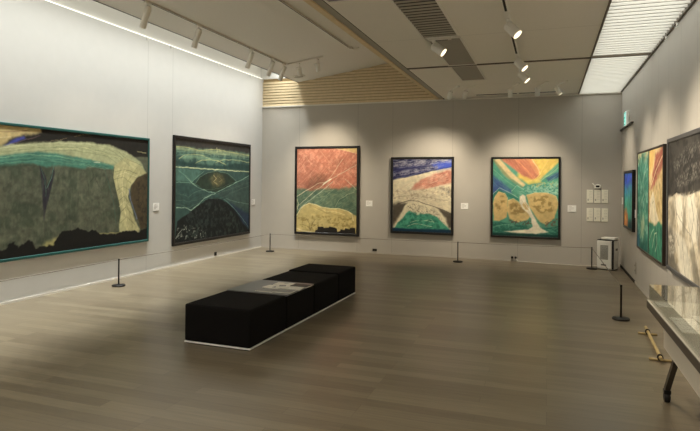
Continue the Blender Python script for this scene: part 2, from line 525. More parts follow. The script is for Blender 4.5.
  ('line',(214,204,160),7,0.9,[(0,604),(27,659),(12,731)]),
  ('poly',(196,174,104),8,1,8,[(0,825),(43,753),(114,685),(200,656),(325,671),(441,702),(597,711),(705,709),(829,729),(921,760),(1022,808),(1023,1011),(-20,1031)]),
  ('line',(232,218,160),8,1,[(12,803),(59,736),(129,680),(207,656),(325,671),(441,702),(597,711),(728,714),(852,734),(929,771),(953,847)]),
  ('line',(228,214,150),6,0.9,[(379,692),(496,745),(651,748),(806,779)]),
  ('line',(150,126,60),5,0.7,[(208,673),(340,709),(496,762),(806,800)]),
  ('blot',(140,118,56),26,0.58,0.7,[(27,825),(340,792),(960,809),(961,946),(28,991)]),
  ('streak',(220,200,130),50,7,-10,0.6,0.6,[(27,797),(223,670),(921,768),(961,946),(28,991)]),
  ('line',(84,72,42),4,0.8,[(232,987),(224,904),(169,839)]),
  ('line',(84,72,42),4,0.8,[(239,982),(278,892),(317,842)]),
  ('line',(84,72,42),4,0.8,[(231,960),(161,922),(98,912)]),
  ('line',(84,72,42),4,0.7,[(247,948),(310,919),(356,896)]),
  ('line',(220,206,160),8,0.9,[(0,958),(106,984),(263,998)]),
  ('poly',(34,30,26),2,1,2,[(310,1024),(325,974),(357,968),(364,935),(458,928),(466,944),(551,937),(559,926),(652,935),(683,946),(691,984),(737,972),(745,950),(807,960),(822,937),(892,947),(899,931),(976,929),(992,1011)]),
  ('tex',0.14,36),
 ],
 'snowhill': [
  ('fill',(216,202,166)),
  ('poly',(40,42,86),10,1,6,[(-18,-23),(1020,-14),(1022,118),(725,155),(516,199),(304,237),(90,270),(-18,293)]),
  ('poly',(58,82,206),24,0.95,10,[(655,66),(1021,3),(1022,113),(760,144)]),
  ('blot',(150,148,160),40,0.5,0.6,[(-4,22),(268,2),(584,-6),(1000,-8),(1000,25),(655,72),(339,92),(-4,107)]),
  ('blot',(144,142,156),36,0.48,0.6,[(-4,185),(304,136),(585,105),(829,84),(795,122),(516,171),(197,220),(-4,236)]),
  ('poly',(36,40,96),12,0.8,6,[(-4,123),(303,97),(620,77),(585,105),(304,136),(-4,180)]),
  ('streak',(206,202,202),60,9,-8,0.52,0.9,[(-4,6),(1000,-8),(1001,47),(585,93),(-4,129)]),
  ('streak',(196,192,196),60,9,-10,0.52,0.9,[(-4,174),(863,79),(725,144),(-4,242)]),
  ('line',(90,96,140),7,0.8,[(54,264),(268,231),(516,171),(760,128)]),
  ('line',(230,216,176),8,0.9,[(-4,304),(269,254),(516,204),(760,155),(1008,113)]),
  ('poly',(206,128,104),16,1,10,[(319,417),(375,344),(516,271),(691,210),(864,167),(1009,140),(1011,316),(866,344),(693,377),(482,417)]),
  ('blot',(172,92,74),40,0.5,0.6,[(376,400),(691,210),(1009,140),(1011,316),(693,377)]),
  ('line',(222,150,118),5,0.8,[(411,377),(622,288),(934,206)]),
  ('line',(206,180,140),6,0.8,[(126,417),(269,344),(446,277)]),
  ('blot',(150,128,104),30,0.6,0.6,[(-4,428),(376,428),(1012,344),(1015,566),(-4,570)]),
  ('blot',(120,112,104),18,0.58,0.8,[(805,405),(936,383),(1012,399),(1014,483),(868,472)]),
  ('line',(196,170,128),5,0.8,[(-4,451),(269,468),(588,444),(1013,471)]),
  ('line',(150,130,100),5,0.7,[(18,531),(269,501),(553,523),(973,566)]),
  ('poly',(70,62,52),20,0.9,14,[(-18,633),(90,604),(248,615),(184,712),(91,827),(33,913),(-18,948)]),
  ('poly',(72,64,54),14,0.9,10,[(766,668),(906,706),(1024,739),(1027,935),(964,930),(907,790)]),
  ('streak',(240,228,196),70,8,-18,0.55,0.6,[(-4,315),(516,210),(1009,124),(1015,566),(-4,570)]),
  ('streak',(168,146,116),60,7,12,0.62,0.6,[(-4,428),(1012,372),(1016,677),(-4,599)]),
  ('streak',(216,150,122),60,7,-22,0.58,0.6,[(319,417),(691,210),(1009,140),(1011,316),(482,417)]),
  ('line',(60,54,46),7,0.95,[(90,621),(205,587),(313,563),(448,580),(589,618),(730,651),(906,706),(1010,750)]),
  ('poly',(222,210,174),8,1,8,[(155,740),(220,632),(313,586),(462,602),(611,646),(745,685),(836,735),(929,880),(944,959),(18,971)]),
  ('blot',(120,108,86),16,0.64,0.7,[(234,654),(377,614),(731,693),(908,875),(591,822),(306,739)]),
  ('poly',(64,160,126),8,1,6,[(25,971),(91,884),(177,826),(235,751),(292,711),(349,739),(413,767),(520,754),(640,748),(767,786),(873,875),(964,936),(986,969),(18,988)]),
  ('blot',(24,104,84),40,0.5,0.7,[(91,884),(292,728),(640,753),(944,947),(91,970)]),
  ('streak',(110,96,74),40,6,50,0.64,0.7,[(234,632),(448,602),(801,707),(926,902),(732,792),(306,716)]),
  ('streak',(92,176,146),50,7,-30,0.6,0.6,[(54,956),(292,728),(640,759),(944,944)]),
  ('line',(196,216,176),5,0.9,[(314,870),(414,846),(591,839),(718,860)]),
  ('line',(206,222,186),5,0.9,[(264,928),(378,886),(521,902),(684,922)]),
  ('line',(180,206,166),4,0.8,[(577,839),(662,821),(718,860)]),
  ('line',(30,96,80),5,0.8,[(292,722),(357,824),(307,910)]),
  ('poly',(14,50,76),8,1,3,[(-18,954),(271,962),(1027,952),(1028,1014),(-18,1029)]),
  ('tex',0.12,36),
 ],
 'cascade': [
  ('fill',(80,158,130)),
  ('poly',(234,196,86),20,1,8,[(417,-11),(1017,-11),(1017,79),(750,278),(517,306),(383,249)]),
  ('poly',(200,116,84),12,1,4,[(90,-11),(570,-11),(670,136),(717,221),(617,272),(470,221)]),
  ('poly',(170,92,72),14,0.6,4,[(163,-11),(317,-11),(550,221),(483,227)]),
  ('line',(226,140,90),10,0.9,[(350,6),(517,136),(623,255)]),
  ('poly',(222,140,90),12,0.8,4,[(503,-11),(603,-11),(723,147),(703,227)]),
  ('line',(240,214,150),8,0.9,[(597,6),(683,108),(730,193)]),
  ('line',(240,206,110),8,0.8,[(850,6),(757,136),(683,249)]),
  ('poly',(222,196,138),8,1,4,[(3,6),(97,-6),(317,193),(503,334),(470,363),(250,238)]),
  ('poly',(150,150,100),8,0.9,4,[(3,23),(17,6),(283,255),(470,374),(417,385),(183,249)]),
  ('poly',(74,158,130),12,1,4,[(-17,34),(183,227),(417,363),(517,425),(383,510),(217,436),(-17,334)]),
  ('poly',(58,84,150),22,0.95,8,[(-17,215),(150,306),(317,419),(283,448),(117,419),(-17,465)]),
  ('line',(140,190,150),6,0.9,[(-10,125),(183,266),(383,391)]),
  ('poly',(84,170,138),12,1,5,[(703,300),(817,193),(1017,40),(1017,334),(817,334)]),
  ('poly',(52,84,140),10,0.8,4,[(817,249),(1017,159),(1017,238),(850,289)]),
  ('line',(170,210,150),6,0.9,[(737,283),(883,193),(1010,108)]),
  ('poly',(226,200,90),10,0.9,6,[(483,283),(717,255),(750,306),(550,334)]),
  ('poly',(72,158,132),8,0.9,8,[(383,408),(550,334),(783,329),(1017,306),(1017,465),(817,436),(550,448),(417,487)]),
  ('blot',(150,206,180),18,0.52,0.8,[(417,408),(650,323),(1017,289),(1017,465),(650,442)]),
  ('blot',(226,196,110),16,0.66,0.8,[(517,363),(717,306),(1017,289),(983,363)]),
  ('poly',(78,160,130),5,1,3,[(283,414),(370,334),(470,391),(537,408),(417,476),(337,470)]),
  ('line',(190,226,200),5,0.9,[(290,419),(377,346),(483,397)]),
  ('line',(196,226,200),5,0.9,[(-10,465),(103,380),(250,436),(417,516)]),
  ('poly',(50,132,112),6,1,4,[(-17,493),(83,397),(250,453),(417,516),(383,555),(250,493),(83,448),(17,533)]),
  ('streak',(236,170,120),120,9,52,0.56,0.5,[(90,-11),(570,-11),(717,221),(470,221)]),
  ('streak',(250,226,150),90,10,-50,0.55,0.5,[(517,306),(1017,-11),(1017,79),(750,278)]),
  ('streak',(96,176,150),90,9,42,0.56,0.6,[(-17,51),(517,419),(383,510),(-17,334)]),
  ('streak',(150,200,150),80,9,-40,0.58,0.6,[(703,300),(1017,40),(1017,334)]),
  ('streak',(200,232,206),30,6,8,0.55,0.7,[(383,408),(1017,323),(1017,448),(417,482)]),
  ('poly',(216,182,112),6,1,6,[(7,589),(30,493),(90,431),(190,453),(230,516),(237,646),(217,759),(103,816),(17,810)]),
  ('blot',(150,120,62),40,0.56,0.8,[(50,493),(183,476),(210,674),(83,731),(37,646)]),
  ('line',(244,222,160),5,0.9,[(23,516),(90,433),(197,453),(233,521)]),
  ('poly',(216,184,114),6,1,6,[(237,538),(323,521),(430,578),(537,652),(597,720),(537,793),(383,822),(270,782),(223,680)]),
  ('blot',(150,120,62),40,0.54,0.8,[(257,561),(383,567),(517,669),(483,731),(283,720)]),
  ('line',(244,222,160),5,0.9,[(243,544),(323,516),(437,578),(550,652)]),
  ('poly',(218,186,114),6,1,6,[(517,465),(637,436),(817,436),(963,470),(1010,578),(943,759),(830,844),(723,810),(637,708),(563,612)]),
  ('blot',(152,122,62),44,0.54,0.8,[(570,493),(817,465),(950,533),(917,674),(717,703),(617,618)]),
  ('line',(246,226,164),5,0.9,[(523,470),(643,436),(830,436),(970,476),(1010,578)]),
  ('blot',(90,80,66),16,0.5,0.9,[(250,788),(483,810),(650,788),(637,861),(283,844)]),
  ('blot',(110,96,76),16,0.5,0.9,[(757,833),(983,748),(1010,844),(817,884)]),
  ('poly',(38,112,94),8,1,6,[(-17,833),(117,822),(250,844),(483,861),(817,884),(1017,856),(1017,1020),(-17,1020)]),
  ('blot',(90,170,140),20,0.58,0.7,[(3,833),(350,844),(350,901),(3,901)]),
  ('line',(130,196,166),5,0.8,[(17,890),(183,856),(350,861)]),
  ('line',(110,180,150),5,0.8,[(850,907),(1010,873)]),
  ('streak',(120,190,160),40,6,4,0.6,0.7,[(-17,844),(1017,856),(1017,1000),(-17,1000)]),
  ('poly',(240,228,196),6,1,5,[(417,487),(470,459),(510,487),(517,550),(570,618),(623,714),(677,793),(723,873),(803,912),(857,935),(683,963),(383,963),(183,946),(350,929),(550,912),(617,873),(597,776),(550,703),(457,640),(417,555)]),
  ('poly',(214,180,112),5,1,4,[(457,589),(497,555),(550,601),(563,663),(503,652)]),
  ('streak',(206,196,164),40,6,70,0.62,0.6,[(417,487),(517,533),(683,793),(803,912),(550,912),(417,555)]),
  ('line',(250,244,222),6,0.9,[(443,493),(497,578),(597,691),(663,844)]),
  ('poly',(12,62,56),8,0.9,3,[(-17,969),(1017,969),(1017,1020),(-17,1020)]),
  ('tex',0.1,36),
 ],
 'bluefall': [
  ('fill',(66,172,150)),
  ('poly',(50,84,214),90,1,60,[(-50,-50),(1050,-50),(1050,260),(700,220),(300,330),(-50,280)]),
  ('poly',(54,150,200),90,0.8,60,[(-50,260),(400,300),(1050,240),(1050,420),(-50,460)]),
  ('line',(90,190,170),40,0.8,[(420,300),(520,520),(460,760)]),
  ('line',(30,90,110),40,0.8,[(800,330),(720,560),(820,760)]),
  ('poly',(206,120,64),60,1,50,[(-50,760),(200,660),(420,740),(500,900),(400,1050),(-50,1050)]),
  ('poly',(228,180,90),40,0.8,40,[(60,820),(200,760),(320,860),(200,960)]),
  ('poly',(26,60,70),60,0.9,40,[(480,900),(800,820),(1050,860),(1050,1050),(440,1050)]),
  ('tex',0.2,60),
 ],
 'jade': [
  ('fill',(62,156,128)),
  ('poly',(226,206,150),40,1,40,[(-50,-50),(1050,-50),(1050,70),(700,110),(400,70),(200,130),(-50,90)]),
  ('blot',(36,120,104),80,0.5,0.8,[(0,0),(1000,0),(1000,1000),(0,1000)]),
  ('blot',(150,212,186),60,0.6,0.8,[(0,0),(1000,0),(1000,1000),(0,1000)]),
  ('streak',(130,206,178),120,14,70,0.56,0.6,[(0,0),(1000,0),(1000,1000),(0,1000)]),
  ('streak',(30,112,100),120,14,75,0.6,0.6,[(0,0),(1000,0),(1000,1000),(0,1000)]),
  ('folds',(206,226,196),(60,140,120),7,300,6,0.6,[(700,160),(450,330),(600,480),(380,640)]),
  ('line',(190,220,190),12,0.8,[(700,200),(500,300),(620,420),(400,520)]),
  ('line',(170,214,184),10,0.7,[(200,240),(360,340),(240,460),(340,560)]),
  ('line',(170,214,184),10,0.7,[(800,380),(700,500),(820,640)]),
  ('poly',(196,214,160),50,0.8,40,[(360,700),(600,640),(700,760),(560,880),(380,840)]),
  ('line',(220,226,186),14,0.8,[(300,900),(500,780),(640,660)]),
  ('poly',(44,92,140),60,0.7,50,[(-50,820),(200,860),(260,1050),(-50,1050)]),
  ('poly',(24,100,92),50,0.8,40,[(300,940),(1050,860),(1050,1050),(250,1050)]),
  ('tex',0.14,40),
 ],
 'amber': [
  ('fill',(224,196,132)),
  ('poly',(232,186,90),40,1,30,[(-50,-50),(500,-50),(300,160),(-50,260)]),
  ('poly',(176,88,68),20,1,25,[(480,60),(1050,-20),(1050,130),(760,240),(420,330),(120,380),(220,300)]),
  ('poly',(150,70,60),20,0.8,20,[(500,150),(900,60),(1050,60),(760,180),(380,300)]),
  ('streak',(236,196,150),90,10,-28,0.56,0.6,[(0,0),(1000,0),(1000,400),(0,400)]),
  ('line',(240,216,160),14,0.9,[(200,330),(560,190),(1000,70)]),
  ('blot',(190,150,90),50,0.6,0.7,[(0,300),(1000,200),(1000,620),(0,620)]),
  ('poly',(236,222,184),12,1,20,[(80,640),(160,470),(330,400),(420,470),(520,560),(700,640),(500,700),(260,690)]),
  ('line',(250,240,214),12,1,[(80,640),(160,470),(330,400),(430,470),(540,570),(720,650)]),
  ('line',(120,96,60),8,0.7,[(200,620),(300,500),(380,480)]),
  ('poly',(52,146,112),12,1,25,[(-50,690),(240,700),(500,720),(760,650),(1050,700),(1050,1050),(-50,1050)]),
  ('blot',(30,106,86),60,0.5,0.8,[(0,700),(1000,700),(1000,1000),(0,1000)]),
  ('streak',(110,184,150),70,10,60,0.58,0.6,[(0,700),(1000,700),(1000,1000),(0,1000)]),
  ('line',(214,230,190),12,0.9,[(300,920),(460,780),(600,760),(640,860),(520,940)]),
  ('line',(214,230,190),10,0.8,[(100,860),(240,780),(420,740)]),
  ('tex',0.12,40),
 ],
 'moonrock': [
  ('fill',(70,67,62)),
  ('blot',(46,44,42),80,0.5,0.8,[(0,0),(1000,0),(1000,420),(0,420)]),
  ('streak',(176,172,160),24,10,-30,0.6,0.8,[(120,160),(480,60),(900,40),(900,120),(500,190),(160,240)]),
  ('streak',(186,180,166),24,10,-30,0.58,0.8,[(180,300),(560,200),(1000,150),(1000,230),(600,320),(260,370)]),
  ('poly',(218,176,90),16,1,8,[(860,300),(900,220),(1050,180),(1050,330),(930,350)]),
  ('poly',(226,212,180),10,1,16,[(-50,470),(100,440),(240,400),(420,430),(560,400),(760,380),(1050,340),(1050,1050),(-50,1050)]),
  ('line',(30,28,26),10,0.9,[(-20,452),(240,395),(420,420),(700,380),(1000,330)]),
  ('blot',(186,168,134),40,0.55,0.8,[(0,440),(1000,360),(1000,1000),(0,1000)]),
  ('blot',(240,230,204),90,0.5,0.7,[(0,440),(1000,360),(1000,1000),(0,1000)]),
  ('streak',(168,154,128),120,16,62,0.62,0.6,[(0,440),(1000,360),(1000,1000),(0,1000)]),
  ('poly',(150,140,118),20,0.7,14,[(60,520),(140,470),(200,560),(170,680),(100,640)]),
  ('poly',(244,236,212),14,0.9,14,[(220,440),(330,420),(420,520),(400,640),(320,700),(250,600)]),
  ('poly',(140,130,108),18,0.7,14,[(400,520),(450,480),(470,620),(440,740),(380,680)]),
  ('poly',(244,236,212),14,0.9,14,[(480,430),(620,400),(720,560),(700,720),(600,760),(520,620)]),
  ('poly',(146,134,112),18,0.7,14,[(700,520),(760,480),(800,640),(760,800),(700,720)]),
  ('poly',(240,232,208),14,0.9,14,[(780,400),(1050,350),(1050,700),(900,760),(820,600)]),
  ('poly',(236,228,204),14,0.9,14,[(260,720),(420,720),(560,860),(620,1050),(360,1050),(280,880)]),
  ('poly',(130,122,104),18,0.7,14,[(560,800),(640,780),(760,960),(780,1050),(660,1050)]),
  ('folds',(246,238,216),(130,120,100),8,400,4,0.7,[(500,420),(560,560),(640,720),(760,1000)]),
  ('line',(96,88,74),7,0.8,[(180,430),(240,560),(180,680),(300,800)]),
  ('line',(96,88,74),7,0.8,[(420,440),(360,560),(420,640),(380,760),(460,1000)]),
  ('line',(104,94,78),7,0.8,[(560,420),(640,560),(580,700),(700,860),(760,1000)]),
  ('line',(104,94,78),7,0.8,[(780,400),(860,560),(800,720),(900,900)]),
  ('line',(120,110,90),6,0.7,[(240,560),(420,640),(580,700)]),
  ('line',(244,236,214),9,0.9,[(300,460),(330,600),(290,720)]),
  ('line',(244,236,214),9,0.9,[(640,440),(740,600),(700,760)]),
  ('poly',(110,104,92),40,0.8,30,[(-50,720),(120,660),(200,760),(180,900),(60,960),(-50,900)]),
  ('blot',(232,224,200),20,0.5,0.8,[(20,760),(160,700),(200,860),(60,960)]),
  ('poly',(92,86,76),24,0.7,20,[(-50,900),(180,900),(380,1050),(-50,1050)]),
  ('tex',0.12,40),
 ],
}
# ------------------------------------------------------------------ the room
struct(MB().box(XL - 0.2, XR + 0.2, YF - 0.2, YB + 0.2, -0.12, 0).build('floor', floor_mat()))
struct(MB().box(XL - 0.15, XL, YF, YB + 0.15, 0, ZT).build('wall_left', M_WALL_L))
struct(MB().box(XL - 0.25, XL - 0.05, YF, YB + 0.15, ZT, 5.15).build('wall_left', M_WHITE))          # upper wall inside the light slot, set back
struct(MB().box(XL, XR, YB, YB + 0.15, 0, 3.345).build('wall_back', M_WALL_B))
struct(MB().box(XL - 0.05, -5.50, YB + 0.005, YB + 0.15, ZT, 5.15).build('wall_back', M_WHITE))      # end of the light slot
struct(MB().box(XR, XR + 0.15, YF, YB + 0.15, 0, 3.5).build('wall_right', M_WALL_R))
struct(MB().box(XL - 0.2, XR + 0.2, YF - 0.15, YF, 0, 5.15).build('wall_front', M_WALL_F))

# wooden slats over the far wall, under the raised ceiling
struct(MB().box(XL - 0.04, -2.15, YB + 0.035, YB + 0.12, 3.345, 4.62).build('trim_1', M_WOODD))      # dark backing behind the slats
m = MB()
z = 3.378
while z < 4.6:
    m.box(XL if z < ZT - 0.06 else -5.5, -2.15, YB + 0.004, YB + 0.034, z, z + 0.046)
    z += 0.066
struct(m.build('trim_1', M_WOODT))
struct(MB().box(XL, XR, YB - 0.018, YB + 0.03, 3.345, 3.372).build('trim_2', M_TRIM))                # pale picture rail line along the top of the far wall

# raised sloping ceiling on the left with its lip, and the slot above the left wall
def zs(x):
    return 3.912 + 0.145 * (x + 5.53)
m = MB()
m.prism([(-5.54, zs(-5.54)), (-2.25, zs(-2.25)), (-2.25, zs(-2.25) + 0.12), (-5.46, zs(-5.54) + 0.15), (-5.46, 5.15), (-5.52, 5.15), (-5.54, zs(-5.54) + 0.12)], 1, YF, YB + 0.1)
struct(m.build('ceiling', M_CEIL_L))
struct(MB().box(XL - 0.2, -5.45, YF, YB + 0.15, 5.15, 5.25).build('ceiling', M_WHITE))
struct(MB().box(-5.553, -5.538, YF, YB, zs(-5.54) - 0.006, zs(-5.54) + 0.02).build('trim_3', M_DARK))   # dark edge bead of the lip
# wooden fascia, channel and the lower board ceiling
struct(MB().box(-2.285, -2.215, YF, YB, 3.375, 4.5).build('trim_4', M_WOODT))
struct(MB().box(-2.215, -2.12, YF, YB, 3.392, 3.5).build('trim_5', M_GROOVE))
struct(MB().box(-2.12, -2.10, YF, YB, 3.388, 3.5).build('trim_6', M_SLOT))
struct(MB().box(-2.10, 0.56, YF, YB + 0.1, ZC, 3.5).build('ceiling', M_CEIL))
struct(MB().box(0.56, XR, YF, YB + 0.1, 3.49, 3.55).build('ceiling', M_WHITE))
# dark sliding-panel rails
struct(MB().box(-2.10, 1.304, 8.505, 8.537, ZC - 0.016, ZC + 0.03).build('trim_7', M_RAIL))
struct(MB().box(1.306, XR, YF, YB, ZC - 0.008, 3.5).build('trim_8', M_RAIL))
struct(MB().box(0.543, 0.565, YF, YB, ZC - 0.010, 3.5).build('trim_9', M_RAIL))
struct(MB().box(0.565, 1.304, YB - 0.035, YB, ZC - 0.02, 3.5).build('trim_10', M_TRIM))
struct(MB().box(XR - 0.035, XR, 10.30, YB, 2.618, 2.642).build('trim_11', M_DARK))
# skirtings, and a dark strip for a floor gap
struct(MB().box(XR - 0.012, XR, 10.0, YB, 0, 0.045).build('baseboard_and_gap_right', M_SLOT))  # shade of the gap under the sliding panel, put in as a dark strip
struct(MB().box(XR - 0.008, XR, YF, 10.0, 0, 0.035).build('baseboard_and_gap_right', M_WALL_F))
struct(MB().box(XL, XL + 0.008, YF, YB, 0, 0.03).build('baseboard_left', M_TRIM))
struct(MB().box(XL + 0.008, XR - 0.012, YB - 0.008, YB, 0, 0.03).build('baseboard_back', M_WALL_F))

# luminous louvre panels along the right wall
def luminous(y0, y1, label):
    t = thing('luminous_ceiling_panel', label, 'ceiling light', (0.92, (y0 + y1) / 2, ZC), 0, 'luminous louvre panels along the right wall')
    h = (y1 - y0) / 2
    MB().box(-0.353, 0.385, -h, h, 0.045, 0.06).build('diffuser', mat('louvre_diffuser', (247, 250, 246), 0.6, emit=E_LOUVRE), t)
    m = MB()
    n = int((y1 - y0) / 0.125)
    for i in range(n):
        y = -h + (i + 0.5) * (2 * h / n)
        m.box(-0.353, 0.382, y - 0.012, y + 0.012, 0.0, 0.036)
    m.build('louvre', M_TRIM, t)
luminous(8.548, YB - 0.037, 'shorter bright slatted ceiling light panel in the far right corner')
luminous(2.0, 8.492, 'long bright slatted ceiling light panel nearer than the dark cross rail')

# light line on the ledge over the left wall
m = MB()
m.box(XL - 0.044, XL - 0.002, YF + 0.05, YB - 0.02, ZT + 0.001, ZT + 0.014)
o = m.build('linear_light', M_LED)
tag(o, 'thin bright white light line along the top of the left wall', 'light')

# ------------------------------------------------------------------ paintings
def vnoise(U, V, sc, seed):
    """smooth value noise, three octaves, about 0..1"""
    rng = np.random.RandomState(seed)
    T = rng.rand(64, 64)
    out = np.zeros_like(U)
    amp, tot = 1.0, 0.0
    for o in range(3):
        x, y = U / sc * 2 ** o + 7.3 * o, V / sc * 2 ** o + 3.1 * o
        xi, yi = np.floor(x).astype(int), np.floor(y).astype(int)
        fx, fy = x - xi, y - yi
        fx, fy = fx * fx * (3 - 2 * fx), fy * fy * (3 - 2 * fy)
        a, b = T[xi % 64, yi % 64], T[(xi + 1) % 64, yi % 64]
        c, d = T[xi % 64, (yi + 1) % 64], T[(xi + 1) % 64, (yi + 1) % 64]
        out += amp * ((a * (1 - fx) + b * fx) * (1 - fy) + (c * (1 - fx) + d * fx) * fy)
        tot += amp
        amp *= 0.55
    return out / tot

def seg_dist(X, Y, a, b):
    dx, dy = b[0] - a[0], b[1] - a[1]
    L = dx * dx + dy * dy + 1e-9
    t = np.clip(((X - a[0]) * dx + (Y - a[1]) * dy) / L, 0, 1)
    return np.hypot(X - a[0] - t * dx, Y - a[1] - t * dy)

def poly_sd(X, Y, pts):
    d = np.full(X.shape, 1e9)
    ins = np.zeros(X.shape, bool)
    n = len(pts)
    for i in range(n):
        a, b = pts[i], pts[(i + 1) % n]
        d = np.minimum(d, seg_dist(X, Y, a, b))
        if a[1] != b[1]:
            c = ((a[1] > Y) != (b[1] > Y)) & (X < (b[0] - a[0]) * (Y - a[1]) / (b[1] - a[1]) + a[0])
            ins ^= c
    return np.where(ins, d, -d)

def sstep(x):
    x = np.clip(x, 0, 1)
    return x * x * (3 - 2 * x)

def paint(key, nu, nv, asp):
    """the picture as an (nv, nu, 3) array; asp = width / height; sizes in thousandths of the height"""
    u, v = np.meshgrid(np.linspace(0, 1000, nu), np.linspace(0, 1000, nv))
    X, Y = u * asp, v
    img = np.zeros((nv, nu, 3))
    for i, op in enumerate(PAINT[key]):
        kind = op[0]
        if kind == 'fill':
            img[:] = op[1]
            continue
        if kind == 'tex':
            n = vnoise(X, Y, op[2], 900 + i)
            n2 = vnoise(X, Y, op[2] * 5, 950 + i)
            img *= (1 + op[1] * 1.6 * (n - 0.5) + op[1] * (n2 - 0.5))[..., None]
            continue
        pts = [(p[0] * asp, p[1]) for p in op[-1]]
        if kind == 'poly':
            _, c, soft, alpha, rough, _p = op
            wx = (vnoise(X, Y, 45, 11 + i) - 0.5) * 2.4 * rough
            wy = (vnoise(X, Y, 45, 411 + i) - 0.5) * 2.4 * rough
            mk = sstep(poly_sd(X + wx, Y + wy, pts) / (soft * 1.5) * 0.5 + 0.5) * alpha
            shade = 1 + 0.10 * (vnoise(X, Y, 70, 77 + i) - 0.5)
            col = np.array(c)[None, None] * shade[..., None]
        elif kind == 'line':
            _, c, wd, alpha, _p = op
            wx = (vnoise(X, Y, 60, 21 + i) - 0.5) * 14
            wy = (vnoise(X, Y, 60, 321 + i) - 0.5) * 14
            d = np.full(X.shape, 1e9)
            for a, b in zip(pts, pts[1:]):
                d = np.minimum(d, seg_dist(X + wx, Y + wy, a, b))
            mk = sstep(1.35 - d / (wd * 0.62)) * alpha * (0.72 + 0.5 * vnoise(X, Y, 40, 51 + i))
            col = np.array(c)[None, None] * np.ones(X.shape)[..., None]
        elif kind == 'streak':
            _, c, along, across, ang, th, alpha, _p = op
            ca, sa = math.cos(math.radians(ang)), math.sin(math.radians(ang))
            bx = (vnoise(X, Y, 160, 61 + i) - 0.5) * 50
            n = vnoise((X * ca + Y * sa) / along * 40, (-X * sa + Y * ca + bx) / across * 40, 40, 71 + i)
            inside = sstep(poly_sd(X, Y, pts) / 45 + 0.5)
            mk = sstep((n - th) * 3.2 + 0.5) * alpha * 0.62 * inside
            col = np.array(c)[None, None] * np.ones(X.shape)[..., None]
        elif kind == 'folds':
            _, c1, c2, cnt, spread, wd, alpha, _p = op
            rng = random.Random(i * 7 + cnt)
            for q in range(cnt):
                off = (q / (cnt - 1) - 0.5) * spread + rng.uniform(-0.1, 0.1) * spread
                dn = []
                for p in range(len(pts)):
                    a, b = pts[max(p - 1, 0)], pts[min(p + 1, len(pts) - 1)]
                    l = math.hypot(b[0] - a[0], b[1] - a[1]) + 1e-6
                    o2 = off + rng.uniform(-0.12, 0.12) * spread
                    dn.append((pts[p][0] - (b[1] - a[1]) / l * o2, pts[p][1] + (b[0] - a[0]) / l * o2))
                wx = (vnoise(X, Y, 70, 121 + i + q) - 0.5) * 26
                d = np.full(X.shape, 1e9)
                for a, b in zip(dn, dn[1:]):
                    d = np.minimum(d, seg_dist(X + wx, Y - wx, a, b))
                m1 = np.clip(sstep(1.35 - d / wd) * alpha * 0.75 * (0.2 + 1.1 * vnoise(X, Y, 90, 151 + i + q)), 0, 1)[..., None]
                img = img * (1 - m1) + np.array(c1 if q % 2 else c2)[None, None] * m1
            continue
        else:
            _, c, sc, th, alpha, _p = op
            inside = sstep(poly_sd(X, Y, pts) / 40 + 0.5)
            mk = sstep((vnoise(X, Y, sc, 31 + i) - th) * 4.5 + 0.5) * alpha * inside
            col = np.array(c)[None, None] * np.ones(X.shape)[..., None]
        mk = np.clip(mk, 0, 1)[..., None]
        img = img * (1 - mk) + col * mk
    grey = img.mean(axis=2, keepdims=True)
    img = np.clip(img * 0.82 + grey * 0.18, 0, 255) / 255.0
    return np.where(img <= 0.04045, img / 12.92, ((img + 0.055) / 1.055) ** 2.4)

def canvas(key, x0, x1, z0, z1, y, parent, gain=1.0, step=0.0095):
    """a finely gridded painted surface in the local xz plane, facing -y"""
    wd, ht = x1 - x0, z1 - z0
    nu, nv = int(wd / step) + 1, int(ht / step) + 1
    rgb = np.clip(paint(key, nu, nv, wd / ht) * gain, 0, 1)
    px, pz = np.meshgrid(np.linspace(x0, x1, nu), np.linspace(z1, z0, nv))
    co = np.stack([px, np.full_like(px, y), pz], -1).reshape(-1, 3)
    idx = np.arange(nu * nv).reshape(nv, nu)
    q = np.stack([idx[1:, :-1], idx[1:, 1:], idx[:-1, 1:], idx[:-1, :-1]], -1).reshape(-1, 4)
    me = bpy.data.meshes.new('canvas')
    me.vertices.add(len(co))
    me.vertices.foreach_set('co', co.ravel().astype(np.float32))
    me.loops.add(q.size)
    me.loops.foreach_set('vertex_index', q.ravel().astype(np.int32))
    me.polygons.add(len(q))
    me.polygons.foreach_set('loop_start', (np.arange(len(q)) * 4).astype(np.int32))
    me.update(calc_edges=True)
    at = me.color_attributes.new('pigment', 'FLOAT_COLOR', 'POINT')
    at.data.foreach_set('color', np.concatenate([rgb.reshape(-1, 3), np.ones((nu * nv, 1))], 1).ravel().astype(np.float32))
    me.materials.append(M_PIG)
    o = bpy.data.objects.new('canvas', me)
    COL.objects.link(o)
    o.parent = parent
    return o

def ring(x0, x1, z0, z1, fw, d, lip=0.006):
    """picture frame: four mitred bars around x0..x1, z0..z1, standing d off the wall"""
    m = MB()
    bm = m.bm
    prof = [(0, 0), (0, -d + lip), (lip, -d), (fw - lip, -d), (fw, -d + lip), (fw, 0)]
    rings = []
    for a, y in prof:
        rings.append([bm.verts.new(c) for c in ((x0 + a, y, z0 + a), (x1 - a, y, z0 + a), (x1 - a, y, z1 - a), (x0 + a, y, z1 - a))])
    for A, B in zip(rings, rings[1:]):
        for k in range(4):
            bm.faces.new((A[k], A[(k + 1) % 4], B[(k + 1) % 4], B[k]))
    return m

